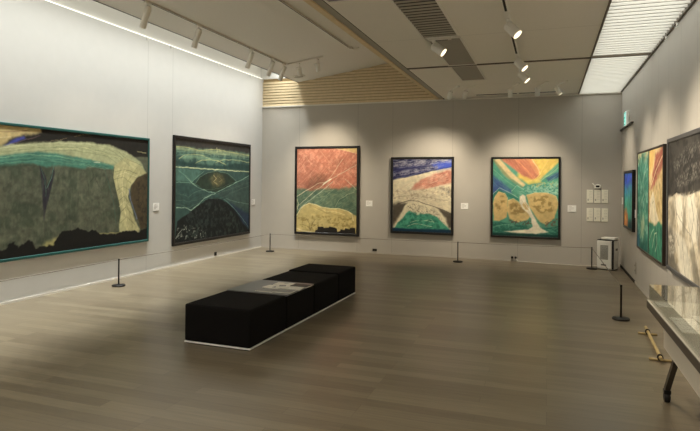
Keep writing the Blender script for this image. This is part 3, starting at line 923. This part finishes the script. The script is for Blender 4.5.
def painting(label, wall, pos, width, z0, z1, key, fm, fw=0.05, d=0.06, gain=1.0):
    """pos: wall coordinate of the left edge (seen from the room)"""
    H = z1 - z0
    if wall == 'back':
        loc, rz = (pos, YB, z0), 0
    elif wall == 'left':
        loc, rz = (XL, pos, z0), PI / 2
    else:
        loc, rz = (XR, pos, z0), -PI / 2
    t = thing('painting', label, 'painting', loc, rz)
    fr = ring(0, width, 0, H, fw, d).build('frame', fm, t)
    canvas(key, fw - 0.002, width - fw + 0.002, fw - 0.002, H - fw + 0.002, -d + 0.012, t, gain)
    MB().box(fw * 0.6, width - fw * 0.6, -d + 0.016, -0.004, fw * 0.6, H - fw * 0.6).build('stretcher', M_STRETCH, t)
    return t

painting('very wide painting of a green and cream landscape over dark bushes in a teal frame', 'left', 3.9, 3.95, 0.54, 2.305, 'valley', M_TEAL, 0.038, 0.032, 1.05)
painting('dark green painting of a misty lagoon in a black frame on the left wall', 'left', 8.5, 2.78, 0.38, 2.42, 'lagoon', M_BLACKF, 0.055, 0.04, 1.25)
painting('tall painting of a red mountainside over a yellow hill in a black frame', 'back', -5.58, 1.585, 0.365, 2.40, 'redridge', M_BLACKF, 0.055, 0.07, 1.1)
painting('painting of a cream snowy hill under a deep blue streaked sky', 'back', -3.26, 1.375, 0.475, 2.14, 'snowhill', M_BLACKF, 0.05, 0.06, 1.1)
painting('painting of a white waterfall between yellow rocks under coloured rays', 'back', -1.115, 1.345, 0.48, 2.13, 'cascade', M_BLACKF, 0.04, 0.06, 1.1)
painting('small blue and green painting in a black frame near the far right corner', 'right', 11.12, 1.1, 0.82, 1.83, 'bluefall', M_BLACKF, 0.045, 0.05, 1.5)
t = thing('painting', 'two-panel painting, one jade green and one cream with red, on the right wall', 'painting', (XR, 9.50, 0.63), -PI / 2)
W2 = 9.50 - 7.47
ring(0, W2, 0, 1.45, 0.03, 0.05).build('frame', M_BROWNF, t)
canvas('jade', 0.028, 1.0, 0.028, 1.422, -0.044, t)['label'] = 'jade green canvas with pale swirls'
canvas('amber', 1.03, W2 - 0.028, 0.028, 1.422, -0.044, t)['label'] = 'cream canvas with a red streak and a green foot'
MB().box(0.99, 1.04, -0.047, -0.004, 0.03, 1.42).build('centre_bar', M_BROWNF, t)
MB().box(0.02, W2 - 0.02, -0.036, -0.004, 0.02, 1.43).build('stretcher', M_STRETCH, t)
painting('black and white painting of pale rocks under a dark speckled sky', 'right', 7.20, 1.95, 0.64, 2.115, 'moonrock', M_SILVERF, 0.05, 0.06, 1.0)

# ------------------------------------------------------------------ caption cards beside the paintings
def wall_loc(wall, a, z):
    return ((a, YB, z), 0) if wall == 'back' else ((XL, a, z), PI / 2) if wall == 'left' else ((XR, a, z), -PI / 2)

def caption(wall, a, z, label, w=0.15, h=0.13):
    loc, rz = wall_loc(wall, a, z)
    t = thing('caption_card', label, 'caption', loc, rz, 'caption cards beside the paintings')
    MB().box(-w / 2, w / 2, -0.008, 0, -h / 2, h / 2).build('board', M_CARD, t)
    m = MB()
    for i, l in enumerate((0.5, 0.8, 0.72, 0.4)):
        zz = h * (0.28 - i * 0.17)
        m.box(-w * 0.4, -w * 0.4 + w * 0.8 * l, -0.0088, -0.0075, zz - 0.003, zz + 0.003)
    m.build('printed_lines', M_INK, t)
caption('left', 8.06, 1.12, 'white caption card right of the wide teal framed painting')
caption('left', 11.47, 1.10, 'white caption card right of the dark green lagoon painting')
caption('back', -3.77, 1.11, 'white caption card right of the red mountain painting', 0.15)
caption('back', -1.66, 1.10, 'white caption card right of the snowy hill painting', 0.15)
caption('back', 0.445, 1.10, 'white caption card right of the waterfall painting', 0.16)
caption('right', 11.66, 1.28, 'small white caption card on the right wall, beyond the small blue painting')
caption('right', 10.01, 1.12, 'small white caption card between the blue painting and the two-panel painting')
caption('right', 7.31, 1.10, 'small white caption card between the two-panel painting and the black and white one')

# ------------------------------------------------------------------ notice sheets, sensor, sign on the walls
def sheet(x, z, label, mark):
    t = thing('information_sheet', label, 'sheet', (x, YB, z), 0, 'information sheets in two rows of three')
    MB().box(-0.058, 0.058, -0.012, 0, -0.13, 0.13, 0.003).build('panel', M_SHEET, t)
    m = MB()
    m.box(-0.042, -0.022, -0.0135, -0.0115, -0.09, -0.05)
    for i in range(6):
        m.box(-0.014, 0.044, -0.0128, -0.0115, 0.09 - i * 0.03, 0.094 - i * 0.03)
    m.build('printed_marks', M_INK, t)
for j, (z, row) in enumerate(((1.352, 'top'), (0.99, 'bottom'))):
    for i, (x, where) in enumerate(((0.772, 'left'), (0.905, 'middle'), (1.04, 'right'))):
        sheet(x, z, '%s cream information sheet in the %s row on the far wall' % (where, row), i)
t = thing('wall_sensor', 'small white wall fitting above the six cream sheets', 'wall fitting', (0.90, YB, 1.545))
m = MB()
m.box(-0.06, 0.07, -0.012, 0, -0.04, 0.03, 0.006)
m.build('back_plate', M_PLAST, t)
m = MB().tube([(0.05 * math.cos(a) + 0.01, -0.03, 0.034 * math.sin(a)) for a in [i * PI / 9 for i in range(19)]], 0.011, 10)
m.tube([(-0.085, -0.02, 0.06), (-0.06, -0.024, 0.03), (-0.038, -0.03, 0.0)], 0.009, 8)
m.build('ring_bracket', M_PLAST, t)
MB().box(-0.022, 0.042, -0.024, -0.01, -0.018, 0.018, 0.004).build('display', M_SLOT, t)

t = thing('exit_sign', 'small lit green and white exit sign high on the right wall', 'sign', (XR, 10.95, 2.615), -PI / 2)
MB().box(-0.12, 0.12, -0.05, 0, 0.015, 0.27, 0.006).build('housing', M_PLAST, t)
MB().box(-0.11, 0.11, -0.056, -0.048, 0.025, 0.26).build('lit_face', M_SIGNW, t)
m = MB()                                            # running figure leaving through a doorway
m.box(-0.105, 0.105, -0.059, -0.0555, 0.235, 0.255)
m.box(-0.105, 0.105, -0.059, -0.0555, 0.03, 0.05)
m.box(0.075, 0.105, -0.059, -0.0555, 0.05, 0.235)
m.box(-0.105, -0.09, -0.059, -0.0555, 0.05, 0.235)
def limb(a, b, w0):
    a, b = Vector(a), Vector(b)
    d = (b - a).normalized()
    n = Vector((-d.y, d.x)) * w0
    m.prism([tuple(a + n), tuple(b + n), tuple(b - n), tuple(a - n)], 1, -0.059, -0.0555)
limb((0.0, 0.19), (-0.02, 0.13), 0.016)
limb((-0.02, 0.13), (0.02, 0.09), 0.010); limb((0.02, 0.09), (0.0, 0.06), 0.009)
limb((-0.02, 0.13), (-0.05, 0.10), 0.010); limb((-0.05, 0.10), (-0.09, 0.10), 0.009)
limb((0.0, 0.185), (0.045, 0.165), 0.008); limb((0.0, 0.185), (-0.05, 0.17), 0.008); limb((-0.05, 0.17), (-0.055, 0.14), 0.007)
m.lathe([(0.0005, -0.002), (0.016, -0.002), (0.016, 0.002), (0.0005, 0.002)], 16, Matrix.Translation((0.012, -0.0573, 0.212)) @ Matrix.Rotation(PI / 2, 4, 'X'))
m.build('running_figure', M_SIGNG, t)
MB().box(-0.02, 0.02, -0.03, 0, -0.012, 0.016, 0.004).build('foot_bracket', M_DARK, t)

# ------------------------------------------------------------------ sockets
def outlet(wall, a, z, w, h, m0, label):
    loc, rz = wall_loc(wall, a, z)
    t = thing('wall_outlet', label, 'outlet', loc, rz)
    MB().box(-w / 2, w / 2, -0.014, 0, -h / 2, h / 2, 0.004).build('plate', m0, t)
    for s in (-1, 1):
        if w > h:
            MB().box(s * w * 0.22 - 0.010, s * w * 0.22 + 0.010, -0.017, -0.012, -0.012, 0.012).build('socket', M_SLOT, t)
        else:
            MB().box(-0.012, 0.012, -0.017, -0.012, s * h * 0.22 - 0.012, s * h * 0.22 + 0.012).build('socket', M_SLOT, t)
outlet('left', 9.92, 0.075, 0.075, 0.075, M_DARK, 'small dark outlet low on the left wall under the lagoon painting')
outlet('back', -3.63, 0.075, 0.10, 0.055, M_DARK, 'dark outlet low on the far wall between red and snowy paintings')
outlet('right', 9.91, 0.26, 0.09, 0.19, M_VENT, 'grey outlet plate low on the right wall under the two-panel painting')
t = thing('power_plug', 'pair of black plugs at the foot of the far wall under the waterfall', 'plug', (-0.65, YB, 0.0))
MB().box(-0.05, 0.05, -0.012, -0.008, 0.03, 0.10, 0.001).build('plate', M_VENT, t)
for s in (-1, 1):
    MB().tube([(s * 0.035, -0.012, 0.075), (s * 0.035, -0.05, 0.075), (s * 0.033, -0.058, 0.07)], [0.022, 0.022, 0.012], 12).build('plug', M_BLACKM, t)
m = MB().tube([(-0.60, YB - 0.05, 0.055), (-0.57, YB - 0.07, 0.012), (-0.43, YB - 0.06, 0.008), (-0.05, YB - 0.14, 0.008), (0.3, YB - 0.15, 0.008), (0.58, YB - 0.17, 0.008), (0.80, YB - 0.09, 0.008), (0.98, YB - 0.12, 0.01)], 0.007, 8)
tag(m.build('power_cable', M_TRIM), 'white power cable lying along the foot of the far wall', 'cable')

# ------------------------------------------------------------------ ceiling fittings
def vent(x0, x1, y0, y1, label, nsl):
    t = thing('ceiling_vent', label, 'vent', ((x0 + x1) / 2, (y0 + y1) / 2, ZC))
    a, b = (x1 - x0) / 2, (y1 - y0) / 2
    m = MB()
    for q in ((-a, -a + 0.02, -b, b), (a - 0.02, a, -b, b), (-a, a, -b, -b + 0.02), (-a, a, b - 0.02, b)):
        m.box(*q, -0.012, 0.0)
    m.build('frame', M_CEIL_L, t)
    MB().box(-a + 0.02, a - 0.02, -b + 0.02, b - 0.02, -0.0015, 0).build('backing', M_SLOT if nsl else M_PERF, t)
    if nsl:
        m = MB()
        for i in range(nsl):
            y = -b + 0.03 + (i + 0.5) * (2 * b - 0.06) / nsl
            m.box(-a + 0.02, a - 0.02, y - 0.030, y + 0.022, -0.010, -0.004)
        m.build('blade', M_VENT, t)
    return t
vent(-1.47, -1.03, 3.6, 6.78, 'long louvred air grille in the board ceiling', 32)
vent(-1.45, -1.02, 6.84, 8.49, 'plain grey perforated ceiling panel between louvred grille and dark rail', 0)
vent(-1.44, -1.02, 8.55, 9.82, 'plain grey perforated ceiling panel beyond the dark rail', 0)
vent(-2.08, -1.85, 4.0, 5.13, 'small louvred air grille beside the wooden fascia', 11)
t = thing('slot_diffuser', 'long black air slot in the ceiling above the far wall', 'vent', (-0.58, 11.49, ZC))
MB().box(-0.83, 0.84, -0.042, 0.042, -0.006, 0).build('frame', M_CEIL_L, t)
for x0, x1 in ((-0.81, -0.02), (0.02, 0.82)):
    MB().box(x0, x1, -0.034, 0.034, -0.008, -0.005).build('slot', M_SLOT, t)
t = thing('ceiling_speaker', 'round pale speaker flush in the sloping ceiling', 'speaker', (-5.29, 11.36, zs(-5.29)))
t.rotation_euler = (0, -math.atan(0.145), 0)
MB().lathe([(0.14, 0.0), (0.14, -0.006), (0.125, -0.012), (0.118, -0.012)], 32).build('rim', M_TRACK, t)
MB().lathe([(0.118, -0.004), (0.118, -0.011), (0.06, -0.015), (0.001, -0.016)], 32).build('grille', M_VENT, t)
SL = -math.atan(0.145)

def track(pts, label, w=0.017, m0=M_TRACK, slots=((0.0, 1.0),)):
    a, b = Vector(pts[0]), Vector(pts[1])
    t = thing('light_track', label, 'light track', (a + b) / 2)
    d = b - a
    L = d.length
    T = d.to_track_quat('X', 'Z').to_matrix().to_4x4()
    MB().box(-L / 2, L / 2, -w, w, -0.026, 0.0, T=T).build('rail', m0, t)
    for f0, f1 in slots:
        MB().box(-L / 2 + 0.04 + (L - 0.08) * f0, -L / 2 + 0.04 + (L - 0.08) * f1, -w * 0.45, w * 0.45, -0.028, -0.024, T=T).build('contact_slot', M_SLOT, t)
    return t
XT = -5.04
track([(XT, -1.0, zs(XT)), (XT, 10.2, zs(XT))], 'long light track on the sloping ceiling near the left wall', 0.012)
track([(XT + 0.02, 10.24, zs(XT + 0.02)), (-4.25, 10.24, zs(-4.25))], 'short cross track at the far end of the sloping ceiling', 0.012, M_TRACK, ())
track([(-3.62, 2.0, zs(-3.62)), (-3.62, 10.05, zs(-3.62))], 'dark light track in the middle of the sloping ceiling', 0.013)
track([(-0.42, 0.0, ZC), (-0.42, 8.49, ZC)], 'light track on the board ceiling, nearer than the dark rail', 0.026, M_LAMP, ((0.0, 0.45), (0.62, 0.695), (0.82, 0.93)))
track([(-0.42, 8.55, ZC), (-0.42, 10.1, ZC)], 'short light track on the board ceiling beyond the dark rail', 0.026, M_LAMP, ((0.55, 0.95),))
track([(-1.40, 6.80, ZC - 0.012), (-1.13, 6.80, ZC - 0.012)], 'very short light track crossing the air grille')

def spotlight(base, target, label, group, length, rad, power, lens, cone=76, stem=0.08, arm=None, color=WARM, blend=1.0, soft=0.04):
    base = Vector(base)
    t = thing('spotlight', label, 'spotlight', base, 0, group)
    if arm:                                          # a short curved arm from a round canopy
        A = Vector(arm)
        MB().lathe([(0.034, 0.0), (0.034, -0.014), (0.020, -0.022), (0.004, -0.024)], 20, Matrix.Translation(A)).build('canopy', M_LAMP, t)
        MB().tube([tuple(A + (Vector((0, 0, -0.06)) - A) * k / 8 + Vector((0, 0, -0.018 + 0.02 * math.sin(PI * k / 8)))) for k in range(9)], 0.010, 8).build('arm', M_LAMP, t)
    else:
        MB().box(-0.02, 0.02, -0.055, 0.055, -0.055, -0.027, 0.004).build('track_adapter', M_LAMP, t)
    p = Vector((0, 0, -0.05 - stem))
    d = (Vector(target) - (base + p)).normalized()
    side = d.cross(Vector((0, 0, 1))).normalized()
    m = MB().tube([(0, 0, -0.05), tuple(p + side * 0), ], 0.010, 8)
    m.tube([tuple(p - side * (rad + 0.012)), tuple(p + side * (rad + 0.012))], 0.008, 8)
    for s in (-1, 1):
        q = p + side * s * (rad + 0.008)
        m.tube([tuple(q - d * 0.0), tuple(q + d * 0.05)], 0.006, 6)
    m.build('yoke', M_LAMP, t)
    T = aim_matrix(p + d * 0.035, d)
    b0 = 0.3 * length
    body = MB().lathe([(rad * 0.7, b0), (rad * 0.95, b0 - 0.012), (rad, b0 - 0.02), (rad, -length * 0.7 + 0.01), (rad * 1.04, -length * 0.7), (rad * 0.92, -length * 0.7), (rad * 0.86, -length * 0.7 + 0.02), (0.002, -length * 0.7 + 0.022)], 24, T).build('lamp_body', M_LAMP, t)
    MB().lathe([(0.002, -length * 0.7 + 0.017), (rad * 0.83, -length * 0.7 + 0.017), (rad * 0.88, -length * 0.7 - 0.001), (rad * 0.5, -length * 0.7 - 0.006), (0.002, -length * 0.7 - 0.008)], 24, T).build('lens', lens, body)
    if power:
        l = bpy.data.lights.new('lamp', 'SPOT')
        l.energy, l.color = power, color
        l.spot_size, l.spot_blend, l.shadow_soft_size = math.radians(cone), blend, soft
        o = bpy.data.objects.new('lamp', l)
        COL.objects.link(o)
        o.parent = t
        o.matrix_local = aim_matrix(p + d * (0.035 + length * 0.7 + 0.02), d)
    return t

G1 = 'long spotlights on the track by the left wall'
LW = [(6.06, 'nearest'), (7.21, 'second nearest'), (8.82, 'middle'), (9.61, 'second farthest'), (10.12, 'farthest')]
for y, wd in LW:
    spotlight((XT, y, zs(XT)), (XL, y + 0.55, 1.15), 'long white cylinder spotlight, %s of five on the left track' % wd, G1, 0.30, 0.042, P_LEFT, M_LENSW, 75)
G2 = 'short spotlights aimed at the far wall'
spotlight((-4.77, 10.24, zs(-4.77) - 0.012), (-4.95, YB, 1.50), 'short white spotlight, left one of two on the cross track', G2, 0.17, 0.045, P_BACK, M_LENSW, 62)
spotlight((-4.36, 10.24, zs(-4.36) - 0.012), (-4.70, YB, 1.45), 'short white spotlight, right one of two on the cross track', G2, 0.17, 0.045, P_BACK, M_LENSW, 62)
for x, tx, pw, wd in ((-1.74, -2.75, 0.75, 'leftmost of five before the far wall'), (-1.46, -2.45, 0.75, 'second from left of five before the far wall'), (-0.67, -0.62, 0.6, 'middle one of five before the far wall'),
                      (-0.19, -0.40, 0.6, 'second from right of five before the far wall'), (0.12, 1.33, 0.5, 'rightmost of five before the far wall')):
    spotlight((x, 10.5, ZC), (tx, YB if tx < 1 else 10.9, 1.15), 'short white spotlight on a curved arm, %s' % wd, G2, 0.15, 0.044, P_BACK * pw, M_LENS, 80, 0.03, (0.15, -0.15, 0))
G3 = 'spotlights on the centre track aimed at the right wall'
spotlight((-0.42, 6.20, ZC), (XR, 5.7, 1.35), 'white spotlight with bright lens, nearest on the centre track', G3, 0.17, 0.056, P_RIGHT * 1.3, M_LENS, 74, 0.04)
spotlight((-0.42, 8.06, ZC), (XR, 7.6, 1.4), 'white spotlight on the centre track just before the dark rail', G3, 0.17, 0.056, P_RIGHT, M_LENS, 70, 0.04)
spotlight((-0.42, 9.0, ZC), (XR, 8.8, 1.4), 'white spotlight on the centre track just beyond the dark rail', G3, 0.17, 0.056, P_RIGHT * 0.9, M_LENS, 66, 0.04)
spotlight((-1.34, 6.80, ZC - 0.012), (XR, 6.6, 1.2), 'white spotlight hanging below the air grille', G3, 0.17, 0.056, P_RIGHT * 0.9, M_LENS, 56, 0.04)
for y, wd in ((1.2, 'first'), (2.9, 'second'), (4.5, 'third')):  # unseen spotlights added to bounce more light onto the ceiling
    spotlight((-0.42, y, ZC), (XR, y, 1.5), 'added unseen white spotlight for extra bounce light, %s on the track' % wd, G3, 0.17, 0.056, P_RIGHT, M_LENS, 74, 0.04)
t = thing('track_feed', 'small white feed cap at the end of the middle sloping track', 'track fitting', (-3.60, 10.12, zs(-3.60)))
MB().box(-0.03, 0.03, -0.06, 0.05, -0.05, 0.0, 0.01).build('cap', M_PLAST, t)
MB().tube([(0.0, 0.04, -0.03), (0.07, 0.05, -0.025), (0.13, 0.08, 0.008)], 0.008, 8).build('wire', M_PLAST, t)

# little picture hooks on the rails
def hook(x, y, z, s, label):
    t = thing('picture_hook', label, 'hook', (x, y, z), 0, 'picture rail hooks')
    MB().box(-0.010, 0.010, -0.012, 0.012, -0.03, 0.0, 0.002).build('slider', M_STEEL, t)
    MB().tube([(0, 0, -0.028), (s * 0.004, 0, -0.045), (s * 0.015, 0, -0.055), (s * 0.024, 0, -0.045)], 0.004, 8).build('hook_wire', M_STEEL, t)
for y, wd in ((7.78, 'nearest'), (8.42, 'second'), (9.95, 'third'), (11.3, 'farthest')):
    hook(XL + 0.012, y, ZT, 1, 'tiny steel picture hook under the light line, %s of four on the left wall' % wd)
for y, wd in ((6.85, 'nearer'), (7.44, 'farther')):
    hook(XR - 0.03, y, ZC - 0.03, -1, 'tiny steel picture hook on the dark rail, %s of two on the right wall' % wd)

# ------------------------------------------------------------------ benches
BG = 'black bench modules pushed together in a row'
BX0, BX1 = -3.355, -2.615
def bench(y0, y1, label, h=0.385, tray=False, x0=BX0, x1=BX1):
    t = thing('bench_module', label, 'bench', ((x0 + x1) / 2 + 0.0165 * (y0 + y1 - 9.2) / 2, (y0 + y1) / 2, 0), -0.0165, BG)
    a, b = (x1 - x0) / 2, (y1 - y0) / 2 - 0.004
    MB().box(-a + 0.012, a - 0.012, -b + 0.012, b - 0.012, 0, 0.008, 0).build('recessed_base', M_BLACKM, t)
    MB().box(-a, a, -b, b, 0.009, 0.022, 0.002).build('plinth', M_STEEL, t)
    top = h - 0.014 if tray else h
    MB().box(-a, a, -b, b, 0.023, top, 0.02, 3).build('upholstery', M_FABRIC, t)
    if tray:
        MB().box(-a, a, -b + 0.005, b - 0.005, top + 0.001, h + 0.003, 0.003).build('table_top', M_TRAY, t)
    return t
bench(4.60, 5.345, 'black fabric bench block nearest the camera')
bench(5.345, 6.06, 'black bench block with grey table top carrying white booklets', 0.385, True)
bench(6.06, 6.84, 'black fabric bench block just beyond the grey table top', 0.378)
bench(6.84, 7.50, 'black fabric bench block at the far end of the row', 0.392)

# booklets on the grey top
random.seed(4)
BK = [(-2.92, 5.475, 1.52, 0, M_PAPERG, 'grey booklet nearest the front edge of the bench table top'),
      (-2.72, 5.50, 1.62, 0, M_PAPERG, 'grey booklet at the near right corner of the bench table top'),
      (-2.93, 5.66, 1.45, 0, M_PAPER, 'white booklet in the left of the pile on the bench table'),
      (-2.70, 5.67, 1.66, 0, M_PAPER, 'white booklet at the right edge of the pile on the bench table'),
      (-2.83, 5.70, 0.35, 1, M_PAPER, 'white booklet lying askew on top of the pile on the bench table'),
      (-2.90, 5.86, 1.60, 0, M_PAPER, 'white booklet farthest left on the bench table top'),
      (-2.68, 5.85, 1.50, 0, M_PAPERD, 'dark booklet at the far right of the bench table top')]
for i, (x, y, rz, up, m0, lb) in enumerate(BK):
    t = thing('booklet', lb, 'booklet', (x + 0.01, y, 0.3885 + 0.0125 * up), rz, 'booklets on the bench table')
    MB().box(-0.074, 0.074, -0.105, 0.105, 0.0, 0.008).build('pages', M_PAPER, t)
    MB().box(-0.076, 0.076, -0.107, 0.107, 0.0085, 0.0105).build('cover', m0, t)
    if i in (2, 4, 5):
        MB().box(-0.045 + 0.02 * (i % 2), 0.03, -0.05, 0.06 - 0.03 * (i % 3), 0.0106, 0.0112).build('cover_picture', M_PAPERG, t)

# ------------------------------------------------------------------ barrier posts and cords
PG = 'low black barrier posts'
def post(x, y, label, src=None):
    t = thing('barrier_post', label, 'post', (x, y, 0), 0, PG)
    MB().lathe([(0.094, 0.0), (0.096, 0.004), (0.096, 0.016), (0.088, 0.023), (0.02, 0.026), (0.012, 0.030)], 36).build('base', M_BLACKM, t)
    MB().lathe([(0.0105, 0.024), (0.0105, 0.385), (0.013, 0.386), (0.013, 0.404), (0.009, 0.409)], 18).build('rod', M_BLACKM, t)
post(-6.05, 6.70, 'low black post on the floor under the wide teal framed painting')
post(-5.90, 11.23, 'low black post standing in the far left corner')
post(-1.70, 11.27, 'low black post before the far wall, right of the snowy painting')
post(0.78, 11.36, 'low black post beside the white air purifier')
post(0.82, 7.27, 'low black post on the floor nearest the glass display case')
post(-6.05, 3.0, 'low black post at the near end of the left cord')
def cord(a, b, label, sag=0.0):
    pts = [(a[0] + (b[0] - a[0]) * i / 16, a[1] + (b[1] - a[1]) * i / 16, 0.394 - sag * 4 * (i / 16) * (1 - i / 16)) for i in range(17)]
    tag(MB().tube(pts, 0.0045, 8).build('safety_cord', M_CORD), label, 'cord', 'grey cords between the barrier posts')
def span(a, b, label):
    va, vb = Vector(a), Vector(b)
    d = (vb - va).normalized() * 0.0165
    cord(tuple(va + d), tuple(vb - d), label, 0.006)
span((-6.05, 3.0), (-6.05, 6.70), 'grey cord along the left wall, nearer than its black post')
span((-6.05, 6.70), (-5.90, 11.23), 'grey cord along the left wall from post to far left corner')
span((-5.90, 11.23), (-1.70, 11.27), 'grey cord before the red and the snowy paintings')
span((-1.70, 11.27), (0.78, 11.36), 'grey cord before the waterfall painting')
span((0.78, 11.36), (0.82, 7.27), 'grey cord from the air purifier towards the display case')

# ------------------------------------------------------------------ air purifier
t = thing('air_purifier', 'white air purifier with a grille standing in the far right corner', 'air purifier', (1.055, 11.42, 0), -math.radians(24))
MB().box(-0.15, 0.15, -0.115, 0.125, 0.01, 0.545, 0.018, 3).build('body', M_PLAST, t)
MB().box(-0.14, 0.14, -0.105, 0.115, 0.0, 0.012).build('foot', M_SLOT, t)
fp = MB().box(-0.146, 0.115, -0.138, -0.116, 0.03, 0.54, 0.008).build('front_panel', M_PLAST, t)
m = MB()
for i in range(14):
    z = 0.20 + i * 0.019
    m.box(-0.085, 0.055, -0.1415, -0.137, z, z + 0.011)
m.build('grille', M_PLASTD, fp)
MB().box(0.117, 0.149, -0.128, -0.114, 0.02, 0.545).build('dark_stripe', M_SLOT, t)
MB().box(-0.07, 0.02, -0.1405, -0.137, 0.085, 0.105).build('badge', M_SLOT, fp)
MB().box(-0.148, 0.148, -0.118, 0.12, 0.546, 0.556).build('top_gap', M_SLOT, t)
MB().box(-0.10, 0.152, -0.06, 0.125, 0.557, 0.60, 0.010).build('lid', M_PLAST, t)
MB().box(0.149, 0.156, -0.03, 0.07, 0.36, 0.40, 0.003).build('handle', M_PLASTD, t)

# ------------------------------------------------------------------ glass display case
CX0, CX1, CY0, CY1 = 0.71, 1.25, 2.7, 4.74
t = thing('display_case', 'low glass-topped display case on casters by the right wall', 'display case', ((CX0 + CX1) / 2, (CY0 + CY1) / 2, 0))
a, b = (CX1 - CX0) / 2, (CY1 - CY0) / 2
MB().box(-a, a, -b, b, 0.665, 0.72, 0.004).build('edge_frame', M_CASEF, t)
MB().box(-a + 0.002, a - 0.002, -b + 0.002, b - 0.002, 0.7205, 0.724).build('cloth_deck', M_DECK, t)
MB().box(-a + 0.11, a - 0.08, -b + 0.06, b - 0.035, 0.385, 0.664, 0.003).build('side_body', M_APRON, t)
g = 0.014
for nm, q in (('top_pane', (-a + g, a - g, -b + g, b - g, 0.839, 0.845)),
              ('glass_pane', (-a + g, -a + g + 0.005, -b + g, b - g, 0.7245, 0.8385)),
              ('glass_pane', (a - g - 0.005, a - g, -b + g, b - g, 0.7245, 0.8385)),
              ('glass_pane', (-a + g + 0.006, a - g - 0.006, -b + g, -b + g + 0.005, 0.7245, 0.8385)),
              ('glass_pane', (-a + g + 0.006, a - g - 0.006, b - g - 0.005, b - g, 0.7245, 0.8385))):
    MB().box(*q).build(nm, M_GLASS, t)
def case_leg(x, s):
    m = MB()
    y1, y0 = s * (b - 0.09), s * (b - 0.38)
    d = Vector((0, y1 - y0, -0.29)).normalized()
    m.prism([(y0 - s * 0.022, 0.384), (y0 + s * 0.026, 0.384), (y1 + s * 0.022, 0.10), (y1 - s * 0.022, 0.088)], 0, x - 0.017, x + 0.017)
    leg = m.build('leg', M_CASEF, t)
    c = MB().box(x - 0.024, x + 0.024, y1 - 0.026, y1 + 0.026, 0.06, 0.092, 0.006).build('caster_fork', M_BLACKM, leg)
    T = Matrix.Translation((x, y1, 0.036)) @ Matrix.Rotation(PI / 2, 4, 'Y')
    MB().lathe([(0.030, -0.02), (0.036, -0.016), (0.036, 0.016), (0.030, 0.02)], 24, T).build('caster_wheel', M_SLOT, leg)
for x in (-a + 0.125, a - 0.11):
    for s in (1, -1):
        case_leg(x, s)
def inset(x, y, w0, h0, rz, label):
    tt = thing('label_card', label, 'label', (x, y, 0.7245), rz, 'paper labels inside the display case')
    MB().box(-w0 / 2, w0 / 2, -h0 / 2, h0 / 2, 0, 0.005).build('card', M_PAPER, tt)
    m = MB()
    for i in range(3):
        m.box(-w0 * 0.35, w0 * 0.3, -h0 * 0.3 + i * h0 * 0.28, -h0 * 0.3 + i * h0 * 0.28 + 0.006, 0.0051, 0.0056)
    m.build('printed_lines', M_INK, tt)
inset(0.80, 4.56, 0.10, 0.16, 0, 'small white label inside the glass case at its far left corner')
inset(0.82, 3.95, 0.14, 0.40, 0, 'long white label inside the glass case near its left edge')
inset(1.04, 4.1, 0.26, 0.30, 0.05, 'pale sheet lying inside the glass case on the grey cloth')

# ------------------------------------------------------------------ bamboo barrier on the floor
t = thing('bamboo_barrier', 'low bamboo pole barrier with short crossbars lying on the floor', 'barrier', (0.99, 6.27, 0), -0.042)
m = MB()
pts, rad = [], []
for i in range(33):
    y = -0.66 + i * 1.20 / 32
    pts.append((0.0, y, 0.040))
    rad.append(0.0165 if i % 6 == 2 else 0.0145)
m.tube(pts, rad, 14)
m.build('pole', M_BRASS, t)
for y in (-0.58, 0.36):
    cb = MB().tube([(-0.09, y + 0.006, 0.0125), (-0.03, y, 0.0125), (0.03, y, 0.0125), (0.09, y - 0.006, 0.0125)], 0.012, 12).build('crossbar', M_BRASS, t)
    m = MB()
    for k in range(4):
        q = 0.010 * (k - 1.5)
        m.tube([(0.0195 * math.cos(an), y + q, 0.034 + 0.024 * math.sin(an)) for an in [j * PI / 8 for j in range(17)]], 0.005, 6)
    m.build('rope_binding', M_ROPE, t)
